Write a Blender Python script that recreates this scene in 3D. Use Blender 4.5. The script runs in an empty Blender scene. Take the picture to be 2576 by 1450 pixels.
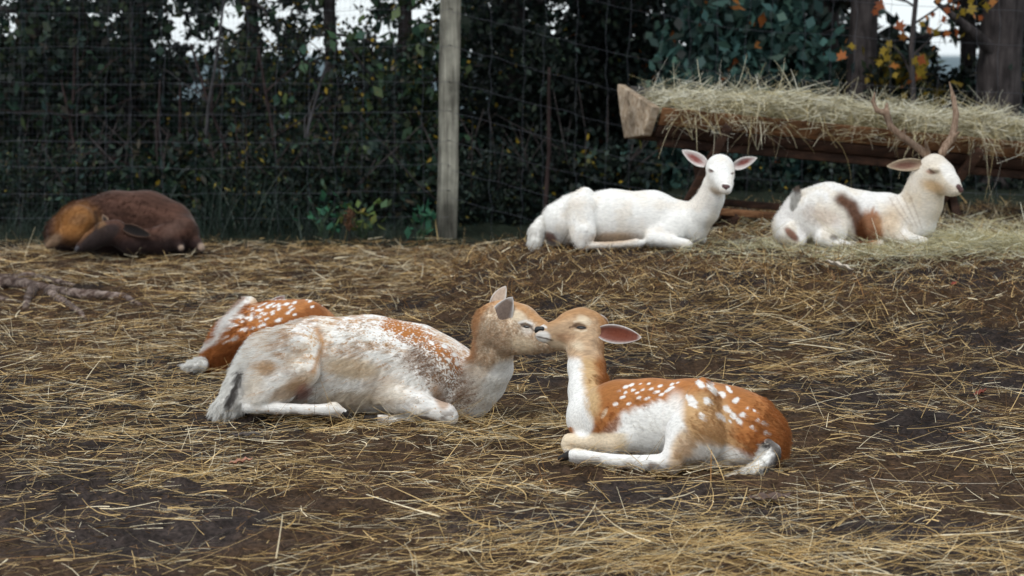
import bpy, math, random
import numpy as np
from mathutils import Vector

random.seed(7)
RNG = np.random.default_rng(7)
sc = bpy.context.scene
COL = sc.collection

# ------------------------------------------------------------------ camera
F = 5009.0                     # focal length in photo units (2576 wide)
PITCH = math.radians(6.77)
CAM_H = 1.30
cam_d = bpy.data.cameras.new('camera')
cam = bpy.data.objects.new('camera', cam_d)
COL.objects.link(cam)
cam.location = (0, 0, CAM_H)
cam.rotation_euler = (math.pi / 2 - PITCH, 0, 0)
cam_d.sensor_width = 36.0
cam_d.lens = F / 2576.0 * 36.0
cam_d.clip_start = 0.1
cam_d.clip_end = 6000
cam_d.dof.use_dof = True
cam_d.dof.focus_distance = 6.75
cam_d.dof.aperture_fstop = 4.2
sc.camera = cam

# ------------------------------------------------------------------ sky, sun, exposure
SUN_EL, SUN_AZ = math.radians(52), math.radians(205)      # azimuth clockwise from +Y: behind the camera, to the left
w = bpy.data.worlds.new('World')
sc.world = w
w.use_nodes = True
nt = w.node_tree
bg = nt.nodes['Background']
sky = nt.nodes.new('ShaderNodeTexSky')
sky.sky_type = 'NISHITA'
sky.sun_disc = False
sky.sun_elevation = SUN_EL
sky.sun_rotation = SUN_AZ
sky.air_density = 1.0
sky.dust_density = 1.0
sky.ozone_density = 1.0
hs = nt.nodes.new('ShaderNodeHueSaturation')
hs.inputs['Saturation'].default_value = 0.55
nt.links.new(sky.outputs['Color'], hs.inputs['Color'])
cloud = nt.nodes.new('ShaderNodeMix')          # an even, pale overcast over the clear sky
cloud.data_type = 'RGBA'
cloud.inputs[0].default_value = 0.75
cloud.inputs[7].default_value = (7.2, 7.9, 8.3, 1)
nt.links.new(hs.outputs['Color'], cloud.inputs[6])
nt.links.new(cloud.outputs[2], bg.inputs['Color'])
bg.inputs['Strength'].default_value = 0.13
sun_d = bpy.data.lights.new('sun', 'SUN')
sun_d.energy = 1.3
sun_d.angle = math.radians(18)
sun_d.color = (1.0, 0.95, 0.88)
sun = bpy.data.objects.new('sun', sun_d)
COL.objects.link(sun)
sdir = Vector((math.sin(SUN_AZ) * math.cos(SUN_EL), math.cos(SUN_AZ) * math.cos(SUN_EL), math.sin(SUN_EL)))
sun.rotation_euler = sdir.to_track_quat('Z', 'Y').to_euler()
sun.location = (-3, -6, 9)
sc.view_settings.view_transform = 'Standard'
sc.view_settings.look = 'None'
sc.view_settings.gamma = 1.0
sc.view_settings.use_curve_mapping = False
sc.view_settings.exposure = 0.12
sc.cycles.max_bounces = 6
sc.cycles.diffuse_bounces = 3
sc.cycles.transmission_bounces = 3
sc.cycles.use_denoising = True

# ------------------------------------------------------------------ projection helpers
SP, CP = math.sin(PITCH), math.cos(PITCH)


def pt(px, py, Y):
    """world point seen at photo position (px, py) on the vertical plane y = Y"""
    a = (px - 1288.0) / F
    b = (725.0 - py) / F
    dy = CP + b * SP
    t = Y / dy
    return np.array((a * t, Y, CAM_H + t * (-SP + b * CP)))


def depth_of(Y, z=0.4):
    return Y * CP + (CAM_H - z) * SP


def pxm(Y):
    """metres per photo pixel at distance Y"""
    return depth_of(Y) / F


def proj(v):
    v = np.asarray(v, float)
    d = v[..., 1] * CP - (v[..., 2] - CAM_H) * SP
    u = v[..., 1] * SP + (v[..., 2] - CAM_H) * CP
    return 1288 + F * v[..., 0] / d, 725 - F * u / d


# ------------------------------------------------------------------ noise
def _hash(ix, iy, iz, seed):
    h = (ix.astype(np.int64) * 374761393 + iy.astype(np.int64) * 668265263 + iz.astype(np.int64) * 2147483647 + seed * 974634777) & 0xFFFFFFFF
    h = ((h ^ (h >> 13)) * 1274126177) & 0xFFFFFFFF
    h = h ^ (h >> 16)
    return (h & 0xFFFF) / 65535.0


def noise3(x, y, z, seed=0):
    x, y, z = np.broadcast_arrays(np.asarray(x, float), np.asarray(y, float), np.asarray(z, float))
    ix, iy, iz = np.floor(x), np.floor(y), np.floor(z)
    fx, fy, fz = x - ix, y - iy, z - iz
    fx, fy, fz = [f * f * (3 - 2 * f) for f in (fx, fy, fz)]
    r = 0
    for dx in (0, 1):
        for dy in (0, 1):
            for dz in (0, 1):
                wgt = (fx if dx else 1 - fx) * (fy if dy else 1 - fy) * (fz if dz else 1 - fz)
                r = r + wgt * _hash(ix + dx, iy + dy, iz + dz, seed)
    return r


def fbm(x, y, z=0.0, seed=0, oct=4):
    s, a, f, t = 0, 1.0, 1.0, 0
    for o in range(oct):
        s = s + a * noise3(np.asarray(x) * f, np.asarray(y) * f, np.asarray(z) * f, seed + o)
        t += a
        a *= 0.5
        f *= 2.03
    return s / t


def sstep(a, b, x):
    t = np.clip((np.asarray(x, float) - a) / (b - a), 0, 1)
    return t * t * (3 - 2 * t)


# ------------------------------------------------------------------ object helpers
def tag(o, label=None, cat=None, group=None, kind=None):
    if label:
        o['label'] = label
    if cat:
        o['category'] = cat
    if group:
        o['group'] = group
    if kind:
        o['kind'] = kind
    return o


def empty(name, loc, label, cat, group=None):
    o = bpy.data.objects.new(name, None)
    o.empty_display_size = 0.1
    COL.objects.link(o)
    o.location = tuple(float(c) for c in loc)
    return tag(o, label, cat, group)


def npmesh(name, verts, faces, mat=None, parent=None, origin=None, cols=None, smooth=False, byte=False, link=True, colname='col'):
    """faces: (n,k) int array or list of such arrays; verts world coords; cols per vertex linear rgb"""
    verts = np.asarray(verts, np.float64).reshape(-1, 3)
    if origin is None:
        origin = np.array(parent.location) if parent is not None else np.zeros(3)
    origin = np.asarray(origin, float)
    if not isinstance(faces, list):
        faces = [faces]
    faces = [np.asarray(f, np.int32) for f in faces if len(f)]
    me = bpy.data.meshes.new(name)
    me.vertices.add(len(verts))
    me.vertices.foreach_set('co', (verts - origin).astype(np.float32).ravel())
    loops = np.concatenate([f.ravel() for f in faces])
    tot = np.concatenate([np.full(len(f), f.shape[1], np.int32) for f in faces])
    start = np.concatenate([[0], np.cumsum(tot)[:-1]]).astype(np.int32)
    me.loops.add(len(loops))
    me.loops.foreach_set('vertex_index', loops)
    me.polygons.add(len(tot))
    me.polygons.foreach_set('loop_start', start)
    me.polygons.foreach_set('loop_total', tot)
    if smooth:
        me.polygons.foreach_set('use_smooth', np.ones(len(tot), bool))
    me.update(calc_edges=True)
    if cols is not None:
        cols = np.asarray(cols, np.float32)
        rgba = np.ones((len(cols), 4), np.float32)
        rgba[:, :3] = cols[:, :3]
        if byte:
            at = me.color_attributes.new(colname, 'BYTE_COLOR', 'CORNER')
            at.data.foreach_set('color', rgba[loops].ravel())
        else:
            at = me.color_attributes.new(colname, 'FLOAT_COLOR', 'POINT')
            at.data.foreach_set('color', rgba.ravel())
    if mat:
        me.materials.append(mat)
    if not link:
        return me
    o = bpy.data.objects.new(name, me)
    COL.objects.link(o)
    if parent is not None:
        o.parent = parent
        o.location = tuple(origin - np.array(parent.location))
    else:
        o.location = tuple(origin)
    return o


def tubes(paths, radii, sides=4, cols=None):
    """list of polylines -> verts, quads, cols"""
    V, Q, C = [], [], []
    off = 0
    for i, (p, r) in enumerate(zip(paths, radii)):
        p = np.asarray(p, float)
        n = len(p)
        r = np.broadcast_to(np.asarray(r, float), (n,))
        t = np.gradient(p, axis=0)
        t /= np.linalg.norm(t, axis=1)[:, None] + 1e-9
        ref = np.array((0.0, 0, 1)) if abs(t[:, 2].mean()) < 0.8 else np.array((0.0, 1, 0))
        a = np.cross(t, ref)
        a /= np.linalg.norm(a, axis=1)[:, None] + 1e-9
        b = np.cross(a, t)
        ang = np.linspace(0, 2 * math.pi, sides, endpoint=False)
        ring = p[:, None, :] + r[:, None, None] * (np.cos(ang)[None, :, None] * a[:, None, :] + np.sin(ang)[None, :, None] * b[:, None, :])
        V.append(ring.reshape(-1, 3))
        ii, jj = np.meshgrid(np.arange(n - 1), np.arange(sides), indexing='ij')
        j2 = (jj + 1) % sides
        q = np.stack([ii * sides + jj, ii * sides + j2, (ii + 1) * sides + j2, (ii + 1) * sides + jj], -1).reshape(-1, 4) + off
        Q.append(q)
        # caps
        cap = np.arange(sides)
        if sides == 4:
            Q.append(np.array([cap[::-1] + off, cap + off + (n - 1) * sides]))
        if cols is not None:
            c = np.asarray(cols[i], float)
            C.append(np.broadcast_to(c, (n * sides, 3)) if c.ndim == 1 else np.repeat(c, sides, 0))
        off += n * sides
    return np.concatenate(V), np.concatenate(Q), (np.concatenate(C) if cols is not None else None)


def box_from_corners(c):
    """8 corners: bottom 4 (ccw) then top 4"""
    return np.asarray(c, float), np.array([[3, 2, 1, 0], [4, 5, 6, 7], [0, 1, 5, 4], [1, 2, 6, 5], [2, 3, 7, 6], [3, 0, 4, 7]])


def bevel(o, wdt, seg=2):
    m = o.modifiers.new('bevel', 'BEVEL')
    m.width = wdt
    m.segments = seg
    return o


# ------------------------------------------------------------------ materials
def new_mat(name):
    m = bpy.data.materials.new(name)
    m.use_nodes = True
    n = m.node_tree
    return m, n, n.nodes['Principled BSDF']


def attr_mat(name, rough=0.8, attr='col', spec=0.3, transl=0.0, vary=0.0, vscale=40.0, bump=0.0, bscale=80.0):
    m, n, p = new_mat(name)
    a = n.nodes.new('ShaderNodeAttribute')
    a.attribute_name = attr
    src = a.outputs['Color']
    if vary:
        tc = n.nodes.new('ShaderNodeTexCoord')
        nz = n.nodes.new('ShaderNodeTexNoise')
        nz.inputs['Scale'].default_value = vscale
        nz.inputs['Detail'].default_value = 5
        n.links.new(tc.outputs['Object'], nz.inputs['Vector'])
        mr = n.nodes.new('ShaderNodeMapRange')
        mr.inputs['From Min'].default_value = 0.3
        mr.inputs['From Max'].default_value = 0.7
        mr.inputs['To Min'].default_value = 1 - vary
        mr.inputs['To Max'].default_value = 1 + vary
        n.links.new(nz.outputs['Fac'], mr.inputs['Value'])
        mx = n.nodes.new('ShaderNodeVectorMath')
        mx.operation = 'SCALE'
        n.links.new(src, mx.inputs[0])
        n.links.new(mr.outputs['Result'], mx.inputs['Scale'])
        src = mx.outputs[0]
    n.links.new(src, p.inputs['Base Color'])
    p.inputs['Roughness'].default_value = rough
    p.inputs['Specular IOR Level'].default_value = spec
    if bump:
        nb = n.nodes.new('ShaderNodeTexNoise')
        nb.inputs['Scale'].default_value = bscale
        nb.inputs['Detail'].default_value = 6
        tc2 = n.nodes.new('ShaderNodeTexCoord')
        n.links.new(tc2.outputs['Object'], nb.inputs['Vector'])
        bp = n.nodes.new('ShaderNodeBump')
        bp.inputs['Strength'].default_value = bump
        bp.inputs['Distance'].default_value = 0.01
        n.links.new(nb.outputs['Fac'], bp.inputs['Height'])
        n.links.new(bp.outputs['Normal'], p.inputs['Normal'])
    if transl:
        tr = n.nodes.new('ShaderNodeBsdfTranslucent')
        n.links.new(src, tr.inputs['Color'])
        mix = n.nodes.new('ShaderNodeMixShader')
        mix.inputs[0].default_value = transl
        n.links.new(p.outputs[0], mix.inputs[1])
        n.links.new(tr.outputs[0], mix.inputs[2])
        n.links.new(mix.outputs[0], n.nodes['Material Output'].inputs['Surface'])
    return m


def wood_mat(name, c1, c2, scale=(60, 60, 3), rough=0.85, dark=0.35, stain=False):
    m, n, p = new_mat(name)
    tc = n.nodes.new('ShaderNodeTexCoord')
    mp = n.nodes.new('ShaderNodeMapping')
    mp.inputs['Scale'].default_value = scale
    n.links.new(tc.outputs['Object'], mp.inputs['Vector'])
    nz = n.nodes.new('ShaderNodeTexNoise')
    nz.inputs['Scale'].default_value = 1.0
    nz.inputs['Detail'].default_value = 8
    nz.inputs['Roughness'].default_value = 0.65
    nz.inputs['Distortion'].default_value = 0.6
    n.links.new(mp.outputs[0], nz.inputs['Vector'])
    cr = n.nodes.new('ShaderNodeValToRGB')
    e = cr.color_ramp.elements
    e[0].position, e[0].color = 0.28, (*[c * dark for c in c1], 1)
    e[1].position, e[1].color = 0.72, (*c2, 1)
    k = e.new(0.45)
    k.color = (*c1, 1)
    n.links.new(nz.outputs['Fac'], cr.inputs['Fac'])
    n2 = n.nodes.new('ShaderNodeTexNoise')
    n2.inputs['Scale'].default_value = 7.0
    n2.inputs['Detail'].default_value = 4
    n.links.new(tc.outputs['Object'], n2.inputs['Vector'])
    mr = n.nodes.new('ShaderNodeMapRange')
    mr.inputs['From Min'].default_value = 0.35
    mr.inputs['From Max'].default_value = 0.65
    mr.inputs['To Min'].default_value = 0.55
    mr.inputs['To Max'].default_value = 1.15
    n.links.new(n2.outputs['Fac'], mr.inputs['Value'])
    mx = n.nodes.new('ShaderNodeVectorMath')
    mx.operation = 'SCALE'
    n.links.new(cr.outputs['Color'], mx.inputs[0])
    n.links.new(mr.outputs['Result'], mx.inputs['Scale'])
    out = mx.outputs[0]
    if stain:          # damp and dirt that have soaked into the foot of the timber
        at = n.nodes.new('ShaderNodeAttribute')
        at.attribute_name = 'col'
        ml = n.nodes.new('ShaderNodeVectorMath')
        ml.operation = 'MULTIPLY'
        n.links.new(out, ml.inputs[0])
        n.links.new(at.outputs['Color'], ml.inputs[1])
        out = ml.outputs[0]
    n.links.new(out, p.inputs['Base Color'])
    p.inputs['Roughness'].default_value = rough
    p.inputs['Specular IOR Level'].default_value = 0.2
    bp = n.nodes.new('ShaderNodeBump')
    bp.inputs['Strength'].default_value = 0.6
    bp.inputs['Distance'].default_value = 0.006
    n.links.new(nz.outputs['Fac'], bp.inputs['Height'])
    n.links.new(bp.outputs['Normal'], p.inputs['Normal'])
    return m


def plain_mat(name, c, rough=0.5, spec=0.5, metal=0.0):
    m, n, p = new_mat(name)
    p.inputs['Base Color'].default_value = (*c, 1)
    p.inputs['Roughness'].default_value = rough
    p.inputs['Specular IOR Level'].default_value = spec
    p.inputs['Metallic'].default_value = metal
    return m
# ------------------------------------------------------------------ ground
def bank(x, y):
    x = np.asarray(x, float)
    y = np.asarray(y, float)
    edge = sstep(-0.75, 0.25, x)
    return 0.26 * edge * sstep(7.4, 10.5, y - 0.12 * np.sin(x * 2.3)) * (1 - sstep(10.8, 12.6, y) * sstep(1.0, 0.35, x))


def ground_z(x, y, fine=False):
    x = np.asarray(x, float)
    y = np.asarray(y, float)
    z = bank(x, y)
    z = z + 0.03 * (fbm(x * 1.3, y * 1.3, 0, 11, 3) - 0.5)
    if fine:
        amp = sstep(22, 14, y)
        z = z + amp * (0.060 * (fbm(x * 6, y * 6, 0, 21, 3) - 0.5) + 0.045 * (fbm(x * 24, y * 24, 0, 31, 2) - 0.5))
    z = z - 4.0 * sstep(21, 45, y) - 6 * sstep(60, 400, y)
    return z


def ground_hit(px, py, off=0.0):
    """world point where the ground is seen at the photo position"""
    lo, hi = 3.0, 60.0
    for _ in range(50):
        mid = (lo + hi) / 2
        p = pt(px, py, mid)
        if p[2] > float(ground_z(p[0], p[1])) + off:
            lo = mid
        else:
            hi = mid
    return pt(px, py, (lo + hi) / 2)


def axis_pts(lo, hi, step, outer):
    a = np.arange(lo, hi + step * 0.5, step)
    ext = [lo - o for o in reversed(outer)], [hi + o for o in outer]
    return np.concatenate([ext[0], a, ext[1]])


OUT = [0.3, 0.8, 1.6, 3, 5, 8, 13, 20, 35, 60, 110, 200, 400, 800, 1600, 3000]
gx = axis_pts(-4.8, 4.8, 0.024, OUT)
gy = np.concatenate([[-3000, -800, -200, -60, -20, -6, -1, 1.5, 3, 4, 4.5], np.arange(4.7, 10.9, 0.022), np.arange(10.9, 15, 0.05), np.arange(15, 30, 0.5), [32, 35, 40, 45, 55, 70, 100, 200, 400, 900, 3000]])
GX, GY = np.meshgrid(gx, gy)
GZ = ground_z(GX, GY, True)
nx, ny = len(gx), len(gy)
ii, jj = np.meshgrid(np.arange(ny - 1), np.arange(nx - 1), indexing='ij')
gq = np.stack([ii * nx + jj, ii * nx + jj + 1, (ii + 1) * nx + jj + 1, (ii + 1) * nx + jj], -1).reshape(-1, 4)
gv = np.stack([GX, GY, GZ], -1).reshape(-1, 3)
# colour of the earth itself: dark loam, with old brown trampled straw on the bank and green turf along the fence
n1 = fbm(gv[:, 0] * 2.1, gv[:, 1] * 2.1, 0, 5, 4)
n2 = fbm(gv[:, 0] * 14, gv[:, 1] * 14, 0, 6, 4)
n3 = noise3(gv[:, 0] * 45, gv[:, 1] * 45, 0, 9)
soil = np.array((0.023, 0.0168, 0.0148)) * (0.15 + 1.0 * n2 + 1.0 * n3)[:, None]
soil = soil * (1 + 0.5 * sstep(0.45, 0.7, n1) + 0.5 * sstep(7.0, 5.5, gv[:, 1]))[:, None]
straw_old = np.array((0.060, 0.031, 0.012)) * (0.5 + n2)[:, None]
bpx, bpy_ = proj(gv)
oldmask = sstep(0.42, 0.62, n1 + 0.12 * sstep(8, 9.5, gv[:, 1])) * 0.6
gcol = soil * (1 - oldmask[:, None]) + straw_old * oldmask[:, None]
turf = sstep(13.0, 13.6, gv[:, 1] + 0.5 * (n1 - 0.5))
gcol = gcol * (1 - turf[:, None]) + np.array((0.016, 0.022, 0.014)) * (0.5 + n2)[:, None] * turf[:, None]
M_soil = attr_mat('soil', 0.95, 'col', 0.15, vary=0.6, vscale=70, bump=1.0, bscale=90)
ground = npmesh('ground', gv, gq, M_soil, cols=gcol, smooth=True)
tag(ground, kind='structure')

# lake sheet added beyond the wood to reflect bright sky into the low gaps
mw, nw, pw = new_mat('sky_mirror_water')
pw.inputs['Base Color'].default_value = (0.10, 0.14, 0.16, 1)
pw.inputs['Roughness'].default_value = 0.12
wv, wq = box_from_corners([(-3000, 34, -3.2), (3000, 34, -3.2), (3000, 5000, -3.2), (-3000, 5000, -3.2), (-3000, 34, -3.0), (3000, 34, -3.0), (3000, 5000, -3.0), (-3000, 5000, -3.0)])
sky_mirror = npmesh('sky_mirror', wv, wq, mw)
tag(sky_mirror, kind='structure')


# ------------------------------------------------------------------ straw
def strands(base, az, tilt, length, width, col, nseg=3, curl=0.35, seed=1, roll=None, bend=None, droop=0.0):
    """thin flat straws: n strands as ribbons folded along their length; returns verts, quads, cols"""
    r = np.random.default_rng(seed)
    n = len(base)
    d = np.stack([np.cos(az) * np.cos(tilt), np.sin(az) * np.cos(tilt), np.sin(tilt)], -1)
    P = [base]
    cur = d.copy()
    bendv = r.normal(0, 1, (n, 3)) * np.array((1, 1, 0.45)) * (curl if np.isscalar(curl) else np.asarray(curl)[:, None])
    for s in range(nseg):
        P.append(P[-1] + cur * (length / nseg)[:, None])
        kink = np.where(r.random(n) < 0.12, 2.2, 1.0)[:, None]
        cur = cur + bendv * kink * (2.0 / nseg)
        cur[:, 2] -= droop * 2.0 / nseg
        cur /= np.linalg.norm(cur, axis=1)[:, None]
    P = np.stack(P, 1)
    side = np.cross(d, r.normal(0, 1, (n, 3)) + np.array((0, 0, 1.2)))
    side /= np.linalg.norm(side, axis=1)[:, None] + 1e-9
    taper = np.linspace(1.0, 0.45, nseg + 1)
    wv_ = side[:, None, :] * (width[:, None] * taper[None, :])[:, :, None] * 0.5
    V = np.stack([P - wv_, P + wv_], 2)          # n, nseg+1, 2, 3
    idx = np.arange(n * (nseg + 1) * 2).reshape(n, nseg + 1, 2)
    Q = np.stack([idx[:, :-1, 0], idx[:, :-1, 1], idx[:, 1:, 1], idx[:, 1:, 0]], -1).reshape(-1, 4)
    C = np.broadcast_to(col[:, None, None, :], (n, nseg + 1, 2, 3)).reshape(-1, 3)
    return V.reshape(-1, 3), Q, C


def join(parts):
    V, Q, C, off = [], [], [], 0
    for v, q, c in parts:
        V.append(v)
        Q.append(np.asarray(q) + off)
        C.append(c)
        off += len(v)
    return np.concatenate(V), np.concatenate(Q), np.concatenate(C)


M_straw = attr_mat('straw', 0.5, 'col', 0.4, transl=0.10)


def gauss(px, py, cx, cy, sx, sy):
    return np.exp(-((px - cx) / sx) ** 2 - ((py - cy) / sy) ** 2)


def straw_field(n, seed, floor=0.03, share=1.0):
    r = np.random.default_rng(seed)
    x = r.uniform(-4.7, 4.7, n)
    y = r.uniform(4.4, 13.6, n)
    px, py = proj(np.stack([x, y, ground_z(x, y)], -1))
    keep = (px > -500) & (px < 3080) & (py < 1640)
    x, y, px, py = x[keep], y[keep], px[keep], py[keep]
    cl = fbm(x * 2.4, y * 2.4, 0, 77, 4)
    cl2 = fbm(x * 5.5, y * 5.5, 0, 78, 4)
    dens = 0.20 + 0.75 * sstep(0.42, 0.62, 0.3 * cl + 0.7 * cl2)
    dens -= 2.0 * (gauss(px, py, 150, 742, 190, 26) > .35)
    # where the photograph shows more or less of it
    dens += 0.25 * gauss(px, py, 420, 1000, 520, 170) + 0.10 * gauss(px, py, 300, 690, 700, 90)
    dens += 0.4 * gauss(px, py, 1700, 1400, 330, 60) + 0.2 * gauss(px, py, 2300, 1400, 330, 60)
    dens += 0.65 * gauss(px, py, 1900, 810, 480, 110) + 0.5 * gauss(px, py, 1700, 690, 700, 60) + 0.35 * gauss(px, py, 1300, 1100, 300, 60) + 0.35 * gauss(px, py, 300, 1130, 500, 60)
    dens += 0.30 * gauss(px, py, 1900, 1270, 500, 35) + 0.35 * gauss(px, py, 520, 1210, 240, 60)
    dens -= 0.40 * gauss(px, py, 1640, 930, 260, 50) + 0.34 * gauss(px, py, 2300, 1080, 340, 90)
    dens -= 0.20 * gauss(px, py, 300, 1300, 560, 120) + 0.2 * gauss(px, py, 1250, 1330, 300, 60)
    dens -= 0.6 * sstep(13.0, 13.5, y)
    k = r.random(len(x)) < np.clip(dens * share, floor, 1.2) / 1.2
    return x[k], y[k], px[k], py[k], r


def straw_object():
    x, y, px, py, r = straw_field(255000, 3, .03, .72)
    n = len(x)
    onbank = np.clip(bank(x, y) / 0.16, 0, 1) * sstep(7.5, 8.4, y)
    left = sstep(1100, 500, px) * sstep(1050, 900, py)
    L = r.lognormal(math.log(0.088), 0.55, n)
    L = np.clip(L, 0.03, 0.42) * (1 - 0.42 * onbank)
    az = np.where(r.random(n) < 0.34 - 0.3 * onbank, r.normal(0, 0.5, n) + np.where(r.random(n) < 0.5, math.pi, 0), r.uniform(0, 2 * math.pi, n))
    tilt = np.abs(r.normal(0, 0.10, n)) + onbank * np.abs(r.normal(0, 0.42, n))
    tilt = np.where(r.random(n) < 0.06, r.uniform(0.4, 1.25, n), tilt)
    L = np.where(tilt > .35, np.minimum(L, .13), L)
    wd = r.uniform(0.0010, 0.0024, n) * np.where(r.random(n) < 0.12, r.uniform(1.5, 2.6, n), 1) * (1 + .35 * sstep(8, 11, y))
    gold = np.array((0.62, 0.425, 0.185))
    pale = np.array((0.84, 0.72, 0.50))
    brown = np.array((0.23, 0.115, 0.036))
    dark = np.array((0.085, 0.043, 0.016))
    t = r.random(n)
    bfrac = 0.22 + 0.40 * onbank + 0.22 * sstep(980, 760, py) * (1 - onbank)
    col = np.where((t < bfrac)[:, None], brown, gold)
    col = np.where((t < bfrac * 0.38)[:, None], dark, col)
    col = np.where((t > 0.76 + 0.13 * onbank)[:, None], pale, col)
    col = col * r.uniform(0.45, 1.4, n)[:, None]
    z = ground_z(x, y, True) + np.abs(r.normal(0, 0.007, n)) + 0.003
    base = np.stack([x, y, z], -1)
    base -= 0.5 * np.stack([np.cos(az), np.sin(az), np.zeros(n)], -1) * L[:, None]
    base[:, 2] = np.maximum(base[:, 2], ground_z(base[:, 0], base[:, 1], True) + 0.002)
    near = r.random(n) < 1.0
    a = strands(base[near], az[near], tilt[near], L[near], wd[near], col[near], 4, np.clip(r.lognormal(math.log(.16), .8, n), .02, .8), 5)
    # a layer of short chaff that breaks up the bare earth
    x2, y2, px2, py2, r2 = straw_field(206000, 9, 0.25, .75)
    m = len(x2)
    ob2 = np.clip(bank(x2, y2) / 0.16, 0, 1)
    L2 = r2.uniform(0.012, 0.05, m)
    az2 = r2.uniform(0, 2 * math.pi, m)
    t2 = r2.random(m)[:, None]
    c2 = np.where(t2 < 0.50, brown, np.where(t2 < 0.84, dark, gold)) * r2.uniform(0.5, 1.15, m)[:, None]
    b2 = np.stack([x2, y2, ground_z(x2, y2, True) + 0.004], -1)
    b = strands(b2, az2, np.abs(r2.normal(0, 0.25, m)) + 0.3 * ob2 * r2.random(m), L2, r2.uniform(0.0012, 0.003, m), c2, 1, 0.1, 6)
    v, q, c = join([a, b])
    o = npmesh('straw', v, q, M_straw, cols=c)
    tag(o, kind='stuff', label='dry golden straw scattered over the dark pen floor')
    return o


straw_object()


def straw_heaps():
    """loose bright straw heaped in the near right foreground"""
    r = np.random.default_rng(19)
    out = []
    for (px, py, sx, sy, n, h) in ((1660, 1385, .36, .16, 850, .04), (2330, 1405, .34, .10, 420, .03), (1980, 1450, .5, .08, 380, .025), (530, 1210, .22, .06, 200, .02), (1230, 1080, .45, .08, 400, .02), (760, 1455, .5, .1, 220, .02), (1900, 800, .55, .5, 1300, .035), (300, 960, .7, .6, 700, .015)):
        c = ground_hit(px, py)
        x, y = c[0] + r.normal(0, sx, n), c[1] + r.normal(0, sy, n)
        q = np.exp(-((x - c[0]) / sx) ** 2 * .5 - ((y - c[1]) / sy) ** 2 * .5)
        z = ground_z(x, y, True) + r.random(n) * h * q + .004
        L = np.clip(r.lognormal(math.log(.13), .5, n), .04, .4)
        az = np.where(r.random(n) < .5, r.normal(.15, .5, n), r.uniform(0, 6.28, n))
        t = r.random(n)[:, None]
        col = np.where(t < .55, np.array((.66, .45, .19)), np.where(t < .8, np.array((.44, .27, .09)), np.array((.84, .70, .45)))) * r.uniform(.65, 1.15, n)[:, None]
        b = np.stack([x, y, z], -1) - .5 * np.stack([np.cos(az), np.sin(az), 0 * az], -1) * L[:, None]
        b[:, 2] = np.maximum(b[:, 2], ground_z(b[:, 0], b[:, 1], True) + .003)
        out.append(strands(b, az, r.normal(.04, .16, n), L, r.uniform(.0012, .0028, n), col, 5, .34, int(px)))
    v, q, c = join(out)
    o = npmesh('loose_straw', v, q, M_straw, cols=c)
    tag(o, kind='stuff', label='brighter loose straw heaped in drifts on the near ground')


straw_heaps()


def hay_strip():
    """pale fresh hay fallen along the crest of the bank under the trough"""
    r = np.random.default_rng(15)
    n = 36000
    px = r.uniform(1700, 2900, n)
    y0 = 10.1 + 0.10 * np.sin(px / 90.0) + 0.25 * (r.random(n))
    base = []
    far = r.random(n) < 0.45
    y = np.where(far, r.uniform(10.2, 12.2, n), y0 + r.normal(0.15, 0.22, n))
    x = (px - 1288) / F * depth_of(y, 0.25)
    dens = np.clip(0.15 + 0.85 * sstep(1780, 2450, px), 0, 1) * np.where(far, 0.9, 1)
    dens = dens * (0.35 + 0.9 * sstep(0.4, 0.6, fbm(x * 4, y * 4, 0, 91, 3)))
    k = r.random(n) < dens
    x, y, px = x[k], y[k], px[k]
    m = len(x)
    heap = 0.06 * sstep(2150, 2500, px) * np.exp(-((y - 10.45) / 0.3) ** 2)
    z = ground_z(x, y, True) + r.uniform(0, 1, m) * (0.02 + heap)
    L = np.clip(r.lognormal(math.log(0.10), 0.5, m), 0.03, 0.3)
    az = r.uniform(0, 2 * math.pi, m)
    t = r.random(m)[:, None]
    col = np.where(t < 0.5, np.array((0.58, 0.53, 0.33)), np.where(t < 0.75, np.array((0.48, 0.40, 0.20)), np.array((0.78, 0.76, 0.60)))) * r.uniform(0.7, 1.1, m)[:, None]
    s = strands(np.stack([x, y, z], -1), az, r.normal(0.05, 0.22, m), L, r.uniform(0.002, 0.004, m), col, 3, 0.25, 8)
    v, q, c = s
    o = npmesh('hay_strip', v, q, M_straw, cols=c)
    tag(o, kind='stuff', label='pale fresh hay spilled on the bank below the trough')


hay_strip()
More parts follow.
